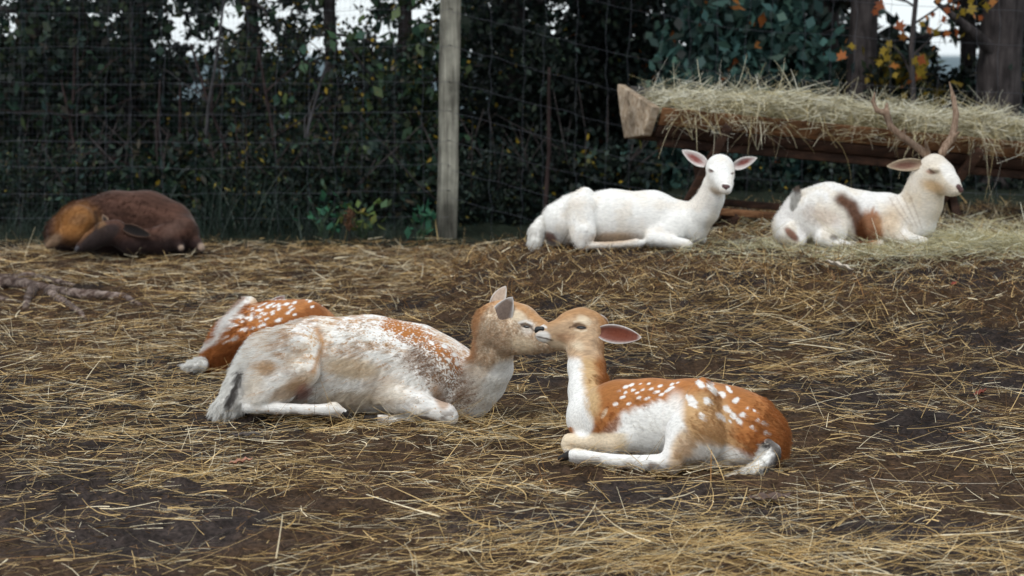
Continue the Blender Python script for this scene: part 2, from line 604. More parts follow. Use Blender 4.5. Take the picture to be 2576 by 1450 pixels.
# ------------------------------------------------------------------ one continuous body from blended volumes
class Body:
    def __init__(self, Y0):
        self.Y0 = Y0
        self.p = []

    def w(self, px, py, dy=0.0):
        return pt(px, py, self.Y0 + dy)

    def cap(self, a, b, k=10, ky=1.0, sub=False):
        """a, b = (px, py, dy, r_px): a tapered round limb between two joints"""
        A, B = self.w(*a[:3]), self.w(*b[:3])
        self.p.append((A, B, a[3] * pxm(self.Y0 + a[2]), b[3] * pxm(self.Y0 + b[2]), k * pxm(self.Y0), ky, sub))
        return self

    def chain(self, pts, k=10, ky=1.0):
        for a, b in zip(pts[:-1], pts[1:]):
            self.cap(a, b, k, ky)
        return self

    def grid_mesh(self, res):
        lo = np.min([np.minimum(A, B) - max(ra, rb) * np.array((1, max(1, ky), 1)) for A, B, ra, rb, k, ky, s in self.p if not s], axis=0) - 4 * res
        hi = np.max([np.maximum(A, B) + max(ra, rb) * np.array((1, max(1, ky), 1)) for A, B, ra, rb, k, ky, s in self.p if not s], axis=0) + 4 * res
        n = np.ceil((hi - lo) / res).astype(int) + 1
        ax = [lo[i] + res * np.arange(n[i]) for i in range(3)]
        f = np.full(n, 1.0, np.float32)
        for A, B, ra, rb, k, ky, sub in self.p:
            m = k + 2.5 * res
            R = max(ra, rb)
            l = np.minimum(A, B) - (R * np.array((1, max(1, ky), 1)) + m)
            h = np.maximum(A, B) + (R * np.array((1, max(1, ky), 1)) + m)
            sl = []
            for i in range(3):
                i0 = max(0, int((l[i] - lo[i]) / res))
                i1 = min(n[i], int((h[i] - lo[i]) / res) + 2)
                sl.append(slice(i0, i1))
            X = ax[0][sl[0]][:, None, None]
            Yv = ax[1][sl[1]][None, :, None] / ky
            Z = ax[2][sl[2]][None, None, :]
            a = A * np.array((1, 1 / ky, 1))
            b = B * np.array((1, 1 / ky, 1))
            ab = b - a
            L2 = float(ab @ ab) + 1e-12
            t = np.clip(((X - a[0]) * ab[0] + (Yv - a[1]) * ab[1] + (Z - a[2]) * ab[2]) / L2, 0, 1)
            d = np.sqrt((X - a[0] - t * ab[0]) ** 2 + (Yv - a[1] - t * ab[1]) ** 2 + (Z - a[2] - t * ab[2]) ** 2) - (ra + (rb - ra) * t)
            d = (d * min(1.0, ky)).astype(np.float32)
            g = f[sl[0], sl[1], sl[2]]
            if sub:
                d = -d
                hh = np.clip(0.5 + 0.5 * (d - g) / k, 0, 1)
                f[sl[0], sl[1], sl[2]] = g * (1 - hh) + d * hh + k * hh * (1 - hh)
            else:
                hh = np.clip(0.5 + 0.5 * (g - d) / k, 0, 1)
                f[sl[0], sl[1], sl[2]] = g * (1 - hh) + d * hh - k * hh * (1 - hh)
        return surface_nets(f, lo, res)


def surface_nets(f, lo, res):
    n = np.array(f.shape)
    ins = f < 0
    c = ins[:-1, :-1, :-1].astype(np.uint8)
    s = np.zeros_like(c)
    cs = [(dx, dy, dz) for dx in (0, 1) for dy in (0, 1) for dz in (0, 1)]
    for dx, dy, dz in cs:
        s += ins[dx:n[0] - 1 + dx, dy:n[1] - 1 + dy, dz:n[2] - 1 + dz]
    act = (s > 0) & (s < 8)
    idx = np.full(act.shape, -1, np.int64)
    I = np.argwhere(act)
    idx[act] = np.arange(len(I))
    val = {o: f[I[:, 0] + o[0], I[:, 1] + o[1], I[:, 2] + o[2]] for o in cs}
    acc = np.zeros((len(I), 3))
    cnt = np.zeros(len(I))
    for a in cs:
        for axis in range(3):
            if a[axis] == 0:
                b = list(a)
                b[axis] = 1
                b = tuple(b)
                va, vb = val[a], val[b]
                m = (va < 0) != (vb < 0)
                t = va[m] / (va[m] - vb[m])
                p = np.tile(np.array(a, float), (m.sum(), 1))
                p[:, axis] += t
                acc[m] += p
                cnt[m] += 1
    V = lo + res * (I + acc / cnt[:, None])
    quads = []
    for axis in range(3):
        o = [0, 0, 0]
        o[axis] = 1
        A = ins[:n[0] - o[0], :n[1] - o[1], :n[2] - o[2]]
        B = ins[o[0]:, o[1]:, o[2]:]
        ed = np.argwhere(A != B)
        u, v = [(1, 2), (2, 0), (0, 1)][axis]
        ok = (ed[:, u] > 0) & (ed[:, v] > 0) & (ed[:, u] < n[u] - 1) & (ed[:, v] < n[v] - 1)
        ed = ed[ok]

        def cell(du, dv):
            e = ed.copy()
            e[:, u] -= du
            e[:, v] -= dv
            return idx[e[:, 0], e[:, 1], e[:, 2]]
        q = np.stack([cell(1, 1), cell(0, 1), cell(0, 0), cell(1, 0)], -1)
        flip = ~A[ed[:, 0], ed[:, 1], ed[:, 2]]
        q[flip] = q[flip][:, ::-1]
        quads.append(q)
    Q = np.concatenate(quads)
    Q = Q[(Q >= 0).all(1)]
    # relax
    E = np.concatenate([Q[:, [0, 1]], Q[:, [1, 2]], Q[:, [2, 3]], Q[:, [3, 0]]])
    E = np.concatenate([E, E[:, ::-1]])
    deg = np.bincount(E[:, 0], minlength=len(V)).astype(float)
    deg[deg == 0] = 1
    for lam in (0.55, -0.5, 0.55, -0.5, 0.5):
        avg = np.stack([np.bincount(E[:, 0], weights=V[E[:, 1], i], minlength=len(V)) for i in range(3)], -1) / deg[:, None]
        V = V + lam * (avg - V)
    return V, Q


def vnormals(V, Q):
    nrm = np.cross(V[Q[:, 2]] - V[Q[:, 0]], V[Q[:, 3]] - V[Q[:, 1]])
    N = np.zeros_like(V)
    for i in range(4):
        for a in range(3):
            N[:, a] += np.bincount(Q[:, i], weights=nrm[:, a], minlength=len(V))
    return N / (np.linalg.norm(N, axis=1)[:, None] + 1e-12)


def coat_mat(name, bump=0.35, bscale=160, stretch=(0.25, 1, 1)):
    m, n, p = new_mat(name)
    a = n.nodes.new('ShaderNodeAttribute')
    a.attribute_name = 'coat'
    tc = n.nodes.new('ShaderNodeTexCoord')
    mp = n.nodes.new('ShaderNodeMapping')
    mp.inputs['Scale'].default_value = stretch
    mp.inputs['Rotation'].default_value = (0, math.radians(20), 0)
    n.links.new(tc.outputs['Object'], mp.inputs['Vector'])
    nz = n.nodes.new('ShaderNodeTexNoise')
    nz.inputs['Scale'].default_value = bscale
    nz.inputs['Detail'].default_value = 4
    n.links.new(mp.outputs[0], nz.inputs['Vector'])
    mr = n.nodes.new('ShaderNodeMapRange')
    mr.inputs['From Min'].default_value = 0.3
    mr.inputs['From Max'].default_value = 0.7
    mr.inputs['To Min'].default_value = 0.80
    mr.inputs['To Max'].default_value = 1.12
    n.links.new(nz.outputs['Fac'], mr.inputs['Value'])
    mx = n.nodes.new('ShaderNodeVectorMath')
    mx.operation = 'SCALE'
    n.links.new(a.outputs['Color'], mx.inputs[0])
    n.links.new(mr.outputs['Result'], mx.inputs['Scale'])
    n.links.new(mx.outputs[0], p.inputs['Base Color'])
    p.inputs['Roughness'].default_value = 0.85
    p.inputs['Specular IOR Level'].default_value = 0.12
    p.inputs['Sheen Weight'].default_value = 0.15
    p.inputs['Sheen Roughness'].default_value = 0.4
    bp = n.nodes.new('ShaderNodeBump')
    bp.inputs['Strength'].default_value = bump
    bp.inputs['Distance'].default_value = 0.004
    n.links.new(nz.outputs['Fac'], bp.inputs['Height'])
    n.links.new(bp.outputs['Normal'], p.inputs['Normal'])
    return m


M_coat = coat_mat('deer_coat')
M_hair = attr_mat('deer_hair', 0.7, 'coat', 0.15, transl=0.45)
_n = M_hair.node_tree
_hi = _n.nodes.new('ShaderNodeHairInfo')
_mr = _n.nodes.new('ShaderNodeMapRange')
_mr.inputs['To Min'].default_value = 0.78
_mr.inputs['To Max'].default_value = 1.2
_mx = _n.nodes.new('ShaderNodeVectorMath')
_mx.operation = 'SCALE'
_n.links.new(_hi.outputs['Random'], _mr.inputs['Value'])
_at = [q for q in _n.nodes if q.type == 'ATTRIBUTE'][0]
_n.links.new(_at.outputs['Color'], _mx.inputs[0])
_n.links.new(_mr.outputs['Result'], _mx.inputs['Scale'])
_n.links.new(_mx.outputs[0], _n.nodes['Principled BSDF'].inputs['Base Color'])
_n.links.new(_mx.outputs[0], [q for q in _n.nodes if q.type == 'BSDF_TRANSLUCENT'][0].inputs['Color'])
M_ear = attr_mat('deer_ear', 0.85, 'col', 0.15, vary=0.15, vscale=120)
M_eye = plain_mat('deer_eye', (0.006, 0.005, 0.005), 0.28, 0.4)
M_nose = plain_mat('nose_leather', (0.012, 0.012, 0.014), 0.35, 0.5)
M_pinknose = plain_mat('pale_nose_leather', (0.10, 0.05, 0.048), 0.5, 0.4)
M_hoof = plain_mat('hoof_horn', (0.018, 0.014, 0.012), 0.6, 0.3)
M_antler = wood_mat('antler_bone', (0.21, 0.135, 0.092), (0.38, 0.28, 0.205), (90, 90, 12), 0.65, 0.45)

WHITE = np.array((0.88, 0.86, 0.83))
CREAM = np.array((0.76, 0.63, 0.46))
TAN = np.array((0.56, 0.37, 0.19))
RUST = np.array((0.42, 0.165, 0.052))
ORANGE = np.array((0.48, 0.245, 0.100))
DKRUST = np.array((0.16, 0.050, 0.014))
GREYBR = np.array((0.23, 0.140, 0.088))
DARK = np.array((0.035, 0.022, 0.017))


def mixc(c, col, m):
    m = np.clip(np.asarray(m, float), 0, 1)[:, None]
    return c * (1 - m) + np.asarray(col) * m


def streak(V, ang, s1, s2, seed):
    """noise drawn out along the lie of the hair (angle in the x-z plane)"""
    ca, sa = math.cos(ang), math.sin(ang)
    a = V[:, 0] * ca + V[:, 2] * sa
    b = -V[:, 0] * sa + V[:, 2] * ca
    return fbm(a * s1, b * s2, V[:, 1] * s2 * 0.6, seed, 3)


def ell(px, py, cx, cy, rx, ry, ang=0.0):
    ca, sa = math.cos(math.radians(ang)), math.sin(math.radians(ang))
    x, y = px - cx, py - cy
    return np.sqrt(((x * ca + y * sa) / rx) ** 2 + ((-x * sa + y * ca) / ry) ** 2)


def near_line(px, py, pts):
    d = np.full(px.shape, 1e9)
    tt = np.zeros(px.shape)
    L = 0
    for (x0, y0), (x1, y1) in zip(pts[:-1], pts[1:]):
        l = math.hypot(x1 - x0, y1 - y0)
        t = np.clip(((px - x0) * (x1 - x0) + (py - y0) * (y1 - y0)) / l ** 2, 0, 1)
        dd = np.hypot(px - x0 - t * (x1 - x0), py - y0 - t * (y1 - y0))
        m = dd < d
        d = np.where(m, dd, d)
        tt = np.where(m, L + t * l, tt)
        L += l
    return d, tt / L


def add_fur(o, count, length, align, nf=0.25, child=12, radius=0.0006, seed=1, rnd=0.35, clump=0.35, dens=None, leng=None, rough=0.012):
    mod = o.modifiers.new('fur', 'PARTICLE_SYSTEM')
    ps = mod.particle_system
    s = ps.settings
    s.name = 'fur'
    s.type = 'HAIR'
    ps.seed = seed
    s.count = count
    s.emit_from = 'FACE'
    s.use_emit_random = True
    s.use_even_distribution = True
    s.use_advanced_hair = True
    s.hair_step = 3
    s.render_step = 3
    s.display_step = 2
    al = np.asarray(align, float)
    al /= np.linalg.norm(al)
    tot = length / 4.0
    s.normal_factor = tot * nf
    s.object_align_factor = tuple(al * tot * (1 - nf))
    s.factor_random = tot * rnd
    if child:
        s.child_type = 'INTERPOLATED'
        s.rendered_child_count = child
        s.clump_factor = clump
        s.roughness_1 = rough
        s.roughness_1_size = 0.5
        s.roughness_2 = rough * 0.8
        s.child_length = 1.0
        s.child_length_threshold = 0.6
    s.root_radius = 1.0
    s.tip_radius = 0.15
    s.radius_scale = radius
    s.material = 2 if len(o.data.materials) > 1 else 1
    for vg, attr in ((dens, 'vertex_group_density'), (leng, 'vertex_group_length')):
        if vg is not None:
            setattr(ps, attr, vg)
    return ps


def vgroup(o, name, wts):
    g = o.vertex_groups.new(name=name)
    q = np.round(np.clip(wts, 0, 1) * 10).astype(int)
    for lv in range(11):
        ids = np.where(q == lv)[0]
        if len(ids):
            g.add(ids.tolist(), lv / 10.0, 'REPLACE')
    return name


def body_mesh(b, name, parent, res, coat, mat=None, hair=True):
    V, Q = b.grid_mesh(res)
    N = vnormals(V, Q)
    px, py = proj(V)
    c = coat(px, py, V, N)
    o = npmesh(name, V, Q, mat or M_coat, parent=parent, cols=np.clip(c, 0.002, 0.92), smooth=True, byte=True, colname='coat')
    if hair:
        o.data.materials.append(M_hair)
    return o, V, N, px, py


def simple_part(b, name, parent, res, mat):
    V, Q = b.grid_mesh(res)
    return npmesh(name, V, Q, mat, parent=parent, smooth=True)


def ear(name, parent, base, tip, face, wide, inner, outer, rim, cup=0.5, label=None, soft=.5):
    """a cupped leaf-shaped ear: base, tip world points; face = direction its hollow looks to; wide = full width in metres"""
    base, tip, face = np.asarray(base, float), np.asarray(tip, float), np.asarray(face, float)
    ax = tip - base
    L = np.linalg.norm(ax)
    ax /= L
    face = face - ax * (face @ ax)
    face /= np.linalg.norm(face)
    side = np.cross(ax, face)
    nu, nv = 16, 11
    U, W = np.meshgrid(np.linspace(0, 1, nu), np.linspace(-1, 1, nv), indexing='ij')
    prof = np.clip(np.sin(np.pi * np.clip(0.10 + 0.90 * U, 0, 1) ** 0.80), 0, 1) ** 0.75
    prof = prof * (1 - 0.12 * U)
    half = wide * 0.5 * prof
    depth = cup * half * (W ** 2) * (1.2 - U)
    Vi = base + ax * (U * L)[..., None] + side * (half * W * (1 - 0.15 * (1 - U)))[..., None] + face * (depth - 0.10 * wide * np.sin(np.pi * U))[..., None]
    th = 0.0045 * (1.0 - 0.75 * np.abs(W)) * (1 - 0.6 * U)
    Vo = Vi - face * (th + 0.0015)[..., None]
    rm = np.clip(sstep(0.74, 0.95, np.abs(W)) + sstep(0.90, 0.99, U), 0, 1)[..., None]
    core = 1.25 * np.exp(-((U - .45) / .36) ** 2 - ((W + .1) / .62) ** 2)[..., None]
    fz = fbm(U * 4, W * 14, 0, 13, 2)[..., None]
    core = np.clip(core * (.5 + fz), 0, 1)
    ci = (np.asarray(inner) * core + (np.asarray(inner) * (1 - soft) + np.asarray(rim) * soft) * (1 - core)) * (1 - rm) + np.asarray(rim) * rm
    nz = fbm(U * 9, W * 3, 0, 3, 3)[..., None]
    co = np.asarray(outer) * (0.75 + 0.5 * nz) * (1 - 0.7 * rm) + np.asarray(rim) * 0.7 * rm
    V = np.concatenate([Vi.reshape(-1, 3), Vo.reshape(-1, 3)])
    C = np.concatenate([ci.reshape(-1, 3), co.reshape(-1, 3)])
    i, j = np.meshgrid(np.arange(nu - 1), np.arange(nv - 1), indexing='ij')
    q = np.stack([i * nv + j, (i + 1) * nv + j, (i + 1) * nv + j + 1, i * nv + j + 1], -1).reshape(-1, 4)
    n0 = nu * nv
    Q = [q, q[:, ::-1] + n0]
    edge = []
    for a in range(nu - 1):
        edge.append([a * nv, a * nv + n0, (a + 1) * nv + n0, (a + 1) * nv])
        k = nv - 1
        edge.append([(a + 1) * nv + k, (a + 1) * nv + k + n0, a * nv + k + n0, a * nv + k])
    for c_ in range(nv - 1):
        k = (nu - 1) * nv
        edge.append([k + c_, k + c_ + n0, k + c_ + 1 + n0, k + c_ + 1])
        edge.append([c_ + 1, c_ + 1 + n0, c_ + n0, c_])
    Q.append(np.array(edge))
    o = npmesh(name, V, np.concatenate(Q), M_ear, parent=parent, cols=C, smooth=True)
    if label:
        o['label'] = label
    return o


def blob(name, parent, centre, axes, mat, rot=None, nu=12, nv=10):
    """a small shaped ellipsoid: axes = three vectors"""
    th = np.linspace(0, math.pi, nv)
    ph = np.linspace(0, 2 * math.pi, nu, endpoint=False)
    T, Pm = np.meshgrid(th, ph, indexing='ij')
    a, b_, c_ = [np.asarray(v, float) for v in axes]
    V = np.asarray(centre, float) + (np.sin(T) * np.cos(Pm))[..., None] * a + (np.sin(T) * np.sin(Pm))[..., None] * b_ + np.cos(T)[..., None] * c_
    i, j = np.meshgrid(np.arange(nv - 1), np.arange(nu), indexing='ij')
    j2 = (j + 1) % nu
    q = np.stack([i * nu + j, i * nu + j2, (i + 1) * nu + j2, (i + 1) * nu + j], -1).reshape(-1, 4)
    return npmesh(name, V.reshape(-1, 3), q, mat, parent=parent, smooth=True)


M_lid = plain_mat('closed_eye_lid', (0.11, 0.07, 0.06), 0.7, 0.2)


def eye_at(parent, V, N, px, py, ex, ey, rx, ry, ang=0.0, name='eye', mat=None):
    """almond eye set in the near side of the head where the photo shows it"""
    d = np.hypot(px - ex, py - ey) + 1e3 * (N[:, 1] > 0.25)
    near = np.where(d < d.min() + 3)[0]
    i = near[np.argmin(V[near, 1])]
    c, n_ = V[i], N[i]
    s = pxm(V[i, 1])
    t = np.array((1.0, 0, 0)) - n_ * n_[0]
    t /= np.linalg.norm(t)
    u = np.cross(n_, t)
    if u[2] < 0:
        u = -u
    a = math.radians(ang)
    t2, u2 = t * math.cos(a) - u * math.sin(a), u * math.cos(a) + t * math.sin(a)
    return blob(name, parent, c - n_ * ry * s * 0.52, (t2 * rx * s, u2 * ry * s, n_ * ry * s * 0.75), mat or M_eye)
# ------------------------------------------------------------------ feeding trough with hay
M_oldwood = wood_mat('trough_board', (0.17, 0.078, 0.036), (0.30, 0.155, 0.075), (3, 40, 40), 0.8, 0.35)
M_darkwood = wood_mat('dark_wet_board', (0.040, 0.020, 0.013), (0.085, 0.040, 0.024), (3, 40, 40), 0.8, 0.4)
M_endgrain = wood_mat('weathered_end_board', (0.38, 0.28, 0.19), (0.58, 0.49, 0.39), (25, 25, 25), 0.85, 0.3)
M_greyboard = wood_mat('grey_back_board', (0.060, 0.055, 0.052), (0.12, 0.11, 0.10), (3, 40, 40), 0.85, 0.4)
M_post = wood_mat('weathered_post', (0.22, 0.21, 0.18), (0.42, 0.41, 0.36), (34, 34, 1.6), 0.85, 0.16, stain=True)
M_wire = plain_mat('galvanised_wire', (0.10, 0.105, 0.125), 0.5, 0.5, 0.5)
M_staple = plain_mat('rusty_staple', (0.03, 0.026, 0.025), 0.6, 0.4, 0.5)

T_FT = pt(1648, 270, 11.50)
T_BT = pt(1562, 214, 12.00)
T_FB = pt(1626, 342, 11.60)
T_BB = pt(1578, 348, 11.88)
T_AX = pt(2760, 376, 12.25) - T_FT
T_LEN = np.linalg.norm(T_AX)
T_AX = T_AX / T_LEN


def prism(poly, ext):
    """closed polygon (n,3) swept along ext"""
    poly = np.asarray(poly, float)
    n = len(poly)
    V = np.concatenate([poly, poly + ext])
    q = np.array([[i, (i + 1) % n, (i + 1) % n + n, i + n] for i in range(n)])
    if n == 4:
        return V, [np.array([[3, 2, 1, 0], [4, 5, 6, 7]]), q]
    return V, [np.array([list(range(n))[::-1]]), np.array([list(range(n, 2 * n))]), q]


def slab(a, b, thick_dir, th, ext):
    d = np.asarray(thick_dir, float)
    d = d / np.linalg.norm(d) * th
    return prism([a, b, b + d, a + d], ext)


def beam(p, q, wdt, hgt):
    """squared timber from p to q"""
    p, q = np.asarray(p, float), np.asarray(q, float)
    t = (q - p) / np.linalg.norm(q - p)
    up = np.array((0, 0, 1.0))
    if abs(t[2]) > .75:
        up = np.array((0, 1.0, 0))
    s = np.cross(t, up)
    s /= np.linalg.norm(s)
    u = np.cross(s, t)
    c = [p - s * wdt / 2 - u * hgt / 2, p + s * wdt / 2 - u * hgt / 2, p + s * wdt / 2 + u * hgt / 2, p - s * wdt / 2 + u * hgt / 2]
    return prism(c, q - p)


def trough():
    mid = T_FT + T_AX * 1.2
    e = empty('feeding_trough', (mid[0], mid[1] + .2, float(ground_z(mid[0], mid[1]))), 'long wooden feeding trough on crossed legs, filled with hay', 'trough')
    inn = (T_BT + T_BB) / 2 - (T_FT + T_FB) / 2
    inn /= np.linalg.norm(inn)
    ext = T_AX * T_LEN
    st = T_AX * 0.055
    m1 = T_FT + (T_FB - T_FT) * 0.60
    v, q = slab(T_FT + st, m1 + st, inn, .03, ext)
    bevel(npmesh('front_board', v, q, M_oldwood, parent=e), .005)
    m2 = T_FT + (T_FB - T_FT) * 0.63 + inn * .004
    v, q = slab(m2 + st, T_FB + st, inn, .03, ext)
    bevel(npmesh('front_board', v, q, M_darkwood, parent=e), .005)
    v, q = slab(T_BT + st, T_BB + st, -inn, .03, ext)
    bevel(npmesh('back_board', v, q, M_greyboard, parent=e), .005)
    v, q = slab(T_FB + st + inn * .032 + np.array((0, 0, .002)), T_BB + st - inn * .034, (0, 0, 1), .025, ext)
    npmesh('floor_board', v, q, M_darkwood, parent=e)
    # thick sawn end board, a little larger than the boards it closes
    c = (T_FT + T_BT + T_FB + T_BB) / 4
    poly = [T_FB * 1.0, T_FT + (T_FT - c) * .03, T_BT + (T_BT - c) * .03, pt(1560, 226, 12.02), pt(1567, 290, 11.95), T_BB + (T_BB - c) * .03]
    v, q = prism([p - T_AX * .02 for p in poly], T_AX * .052)
    bevel(npmesh('end_board', v, q, M_endgrain, parent=e), .008)
    # ledger beam under the front boards
    v, q = beam(T_FB + inn * .06 + T_AX * .1 - np.array((0, 0, .035)), T_FB + inn * .06 + T_AX * T_LEN - np.array((0, 0, .035)), .07, .055)
    bevel(npmesh('ledger', v, q, M_darkwood, parent=e), .006)
    # crossed legs
    for s in (0.42, 2.05):
        o = T_AX * s
        f0 = T_FT + o
        g = float(ground_z(f0[0], f0[1] + .2))
        top = T_FT + o + np.array((.03, -.036, -.07))
        foot = np.array((top[0] - .30, top[1] + .22, g - .02))
        v, q = beam(foot, top, .05, .085)
        bevel(npmesh('leg', v, q, M_darkwood, parent=e), .006)
        top2 = T_BT + o + np.array((.0, .04, -.04))
        foot2 = np.array((top2[0] + .10, top2[1] - .50, g - .02))
        v, q = beam(foot2, top2, .05, .085)
        bevel(npmesh('leg', v, q, M_darkwood, parent=e), .006)
    # low rails tying the legs together
    for (a, b, m) in (((1740, 503, 11.95), (2760, 588, 12.55), M_darkwood), ((1745, 528, 11.62), (2760, 606, 12.30), M_oldwood)):
        v, q = beam(pt(*a), pt(*b), .05, .042)
        bevel(npmesh('rail', v, q, m, parent=e), .006)
    # foot block
    for (x, y, Y) in ((1832, 556, 11.72), (2440, 600, 11.95)):
        p = pt(x, y, Y)
        v, q = beam(p + np.array((-.07, .02, -.07)), p + np.array((.05, -.02, .05)), .09, .09)
        bevel(npmesh('foot_block', v, q, M_darkwood, parent=e), .008)


trough()


def hay_heap():
    r = np.random.default_rng(22)
    inn = (T_BT - T_FT)
    n_s, n_c = 150, 26
    S = np.linspace(.045, 1, n_s)
    tops = np.interp(S * 1110 + 1650, [1650, 1700, 1760, 1900, 2000, 2100, 2200, 2300, 2400, 2500, 2576, 2760], [268, 246, 226, 222, 222, 232, 252, 262, 266, 266, 285, 300])
    V = []
    for s, ty in zip(S, tops):
        base = T_FT + T_AX * T_LEN * s
        px_, py_ = proj(base[None])
        lift = max(0.02, (py_[0] - ty) * pxm(11.9) - .095)
        for k in range(n_c):
            u = k / (n_c - 1)
            p = base + inn * np.array((1, 1, 0)) * (u * .97 + .015) + np.array((0, 0, inn[2] * u))
            h = lift * (math.sin(math.pi * min(1, .12 + u * .95)) ** .7) * .9 - (.05 if u in (0, 1) else 0)
            p = p + np.array((0, 0, h - inn[2] * u * .6))
            p = p + (np.array(noise3(s * 60, u * 9, 0, 5)) - .5) * np.array((0.02, -.07, .10))
            if u == 0:
                p = p + np.array((0, .03, -.01))
            V.append(p)
    V = np.array(V)
    i, j = np.meshgrid(np.arange(n_s - 1), np.arange(n_c - 1), indexing='ij')
    q = np.stack([i * n_c + j, i * n_c + j + 1, (i + 1) * n_c + j + 1, (i + 1) * n_c + j], -1).reshape(-1, 4)[:, ::-1]
    cc = np.tile(np.array((.26, .22, .11)), (len(V), 1)) * (.6 + .6 * fbm(V[:, 0] * 20, V[:, 1] * 20, V[:, 2] * 20, 3, 2))[:, None]
    parts = [(V, q, cc)]

    def cols(n):
        t = r.random(n)[:, None]
        return np.where(t < .5, np.array((.66, .61, .44)), np.where(t < .70, np.array((.50, .42, .23)), np.array((.90, .87, .74)))) * r.uniform(.6, 1.1, n)[:, None]
    n = 14000
    si = r.integers(0, n_s, n)
    ci = np.minimum((r.random(n) * n_c).astype(int), n_c - 1)
    b = V[si * n_c + ci] + r.normal(0, .018, (n, 3)) + np.array((0, -.004, .008))
    ax = math.atan2(T_AX[1], T_AX[0])
    az = r.normal(0, .9, n) + ax + np.where(r.random(n) < .5, math.pi, 0)
    tl = r.normal(-.04, .26, n)
    L = np.clip(r.lognormal(math.log(.14), .5, n), .04, .42)
    b = b - .5 * np.stack([np.cos(az), np.sin(az), 0 * az], -1) * L[:, None]
    parts.append(strands(b, az, tl, L, r.uniform(.0024, .0055, n), cols(n), 4, .36, 31))
    # stalks sticking up from the ridge
    n = 170
    si = r.integers(0, n_s, n)
    ci = r.integers(8, 20, n)
    parts.append(strands(V[si * n_c + ci], r.uniform(0, 6.3, n), r.uniform(.3, 1.3, n), r.uniform(.08, .26, n), r.uniform(.0022, .005, n), cols(n), 4, .3, 32))
    # stalks hanging over the front boards
    n = 760
    si = (r.random(n) * n_s).astype(int)
    si = si[r.random(n) < .25 + 1.1 * sstep(.4, .62, noise3(si / 7.0, 0, 0, 3))]
    n = len(si)
    b = V[si * n_c + r.integers(0, 4, n)] + np.stack([r.normal(0, .01, n), r.uniform(-.05, -.02, n), r.uniform(-.01, .05, n)], -1)
    az = r.normal(-math.pi / 2, .8, n)
    L = np.clip(r.lognormal(math.log(.15), .55, n), .05, .5)
    parts.append(strands(b, az, r.uniform(-.6, .3, n), L, r.uniform(.002, .0042, n), cols(n) * np.array((.9, .85, .75)), 5, .22, 33, droop=.85))
    v, q, c = join(parts)
    o = npmesh('hay_heap', v, q, M_straw, cols=c)
    tag(o, 'tangled heap of pale hay piled along the wooden trough', 'hay heap', kind='stuff')


hay_heap()


# ------------------------------------------------------------------ fence post and wire fences
def post():
    def rowpts(py, l, fl, fr, Y):
        FL, FR, BL = pt(fl, py, Y), pt(fr, py, Y), pt(l, py, Y + .11)
        return [FL, FR, FR + BL - FL, BL]
    bot = rowpts(640, 1097, 1108, 1149, 14.0)
    top = rowpts(-330, 1112, 1123, 1166, 14.05)
    e = empty('fence_post', (float(bot[0][0]) + .06, 14.05, float(ground_z(bot[0][0], 14.0))), 'square weathered wooden fence post standing behind the straw', 'post')
    n = 14
    V = []
    for k in range(n + 1):
        t = k / n
        for i in range(4):
            p = bot[i] * (1 - t) + top[i] * t
            V.append(p + (np.array(noise3(t * 9, i * 5.0, 0, 2)) - .5) * np.array((.008, .004, 0)))
    V = np.array(V)
    Q = [[k * 4 + i, k * 4 + (i + 1) % 4, (k + 1) * 4 + (i + 1) % 4, (k + 1) * 4 + i] for k in range(n) for i in range(4)]
    Q += [[3, 2, 1, 0], [n * 4, n * 4 + 1, n * 4 + 2, n * 4 + 3]]
    dirt = sstep(420, 590, proj(V)[1])
    o = npmesh('timber', V, np.array(Q), M_post, parent=e, cols=(1 - dirt * .62)[:, None] * np.array((1.0, 1.0, .96)))
    bevel(o, .006)
    for py in (23, 115, 208, 280, 354, 418, 480):
        c = pt(1131 + (300 - py) * .014, py, 13.985)
        p = [c + np.array((-.012, 0, 0)), c + np.array((-.010, -.008, .004)), c + np.array((.010, -.008, -.004)), c + np.array((.012, 0, 0))]
        v, q, _ = tubes([p], [.0028])
        npmesh('staple', v, q, M_staple, parent=e)


post()


def wavy(pts, amp, seed, n=40):
    """pts = [(px,py,Y)...] -> a slightly slack wire through them"""
    P = np.array([pt(*p) for p in pts])
    t = np.linspace(0, len(pts) - 1, n)
    w_ = np.stack([np.interp(t, np.arange(len(pts)), P[:, i]) for i in range(3)], -1)
    w_[:, 2] += amp * (fbm(t * 30.0 / len(pts), seed * 7.7, 0, seed, 2) - .5) * 2
    w_[:, 0] += amp * (fbm(t * 22.0 / len(pts), seed * 3.3, 5, seed + 3, 2) - .5) * 2
    return w_


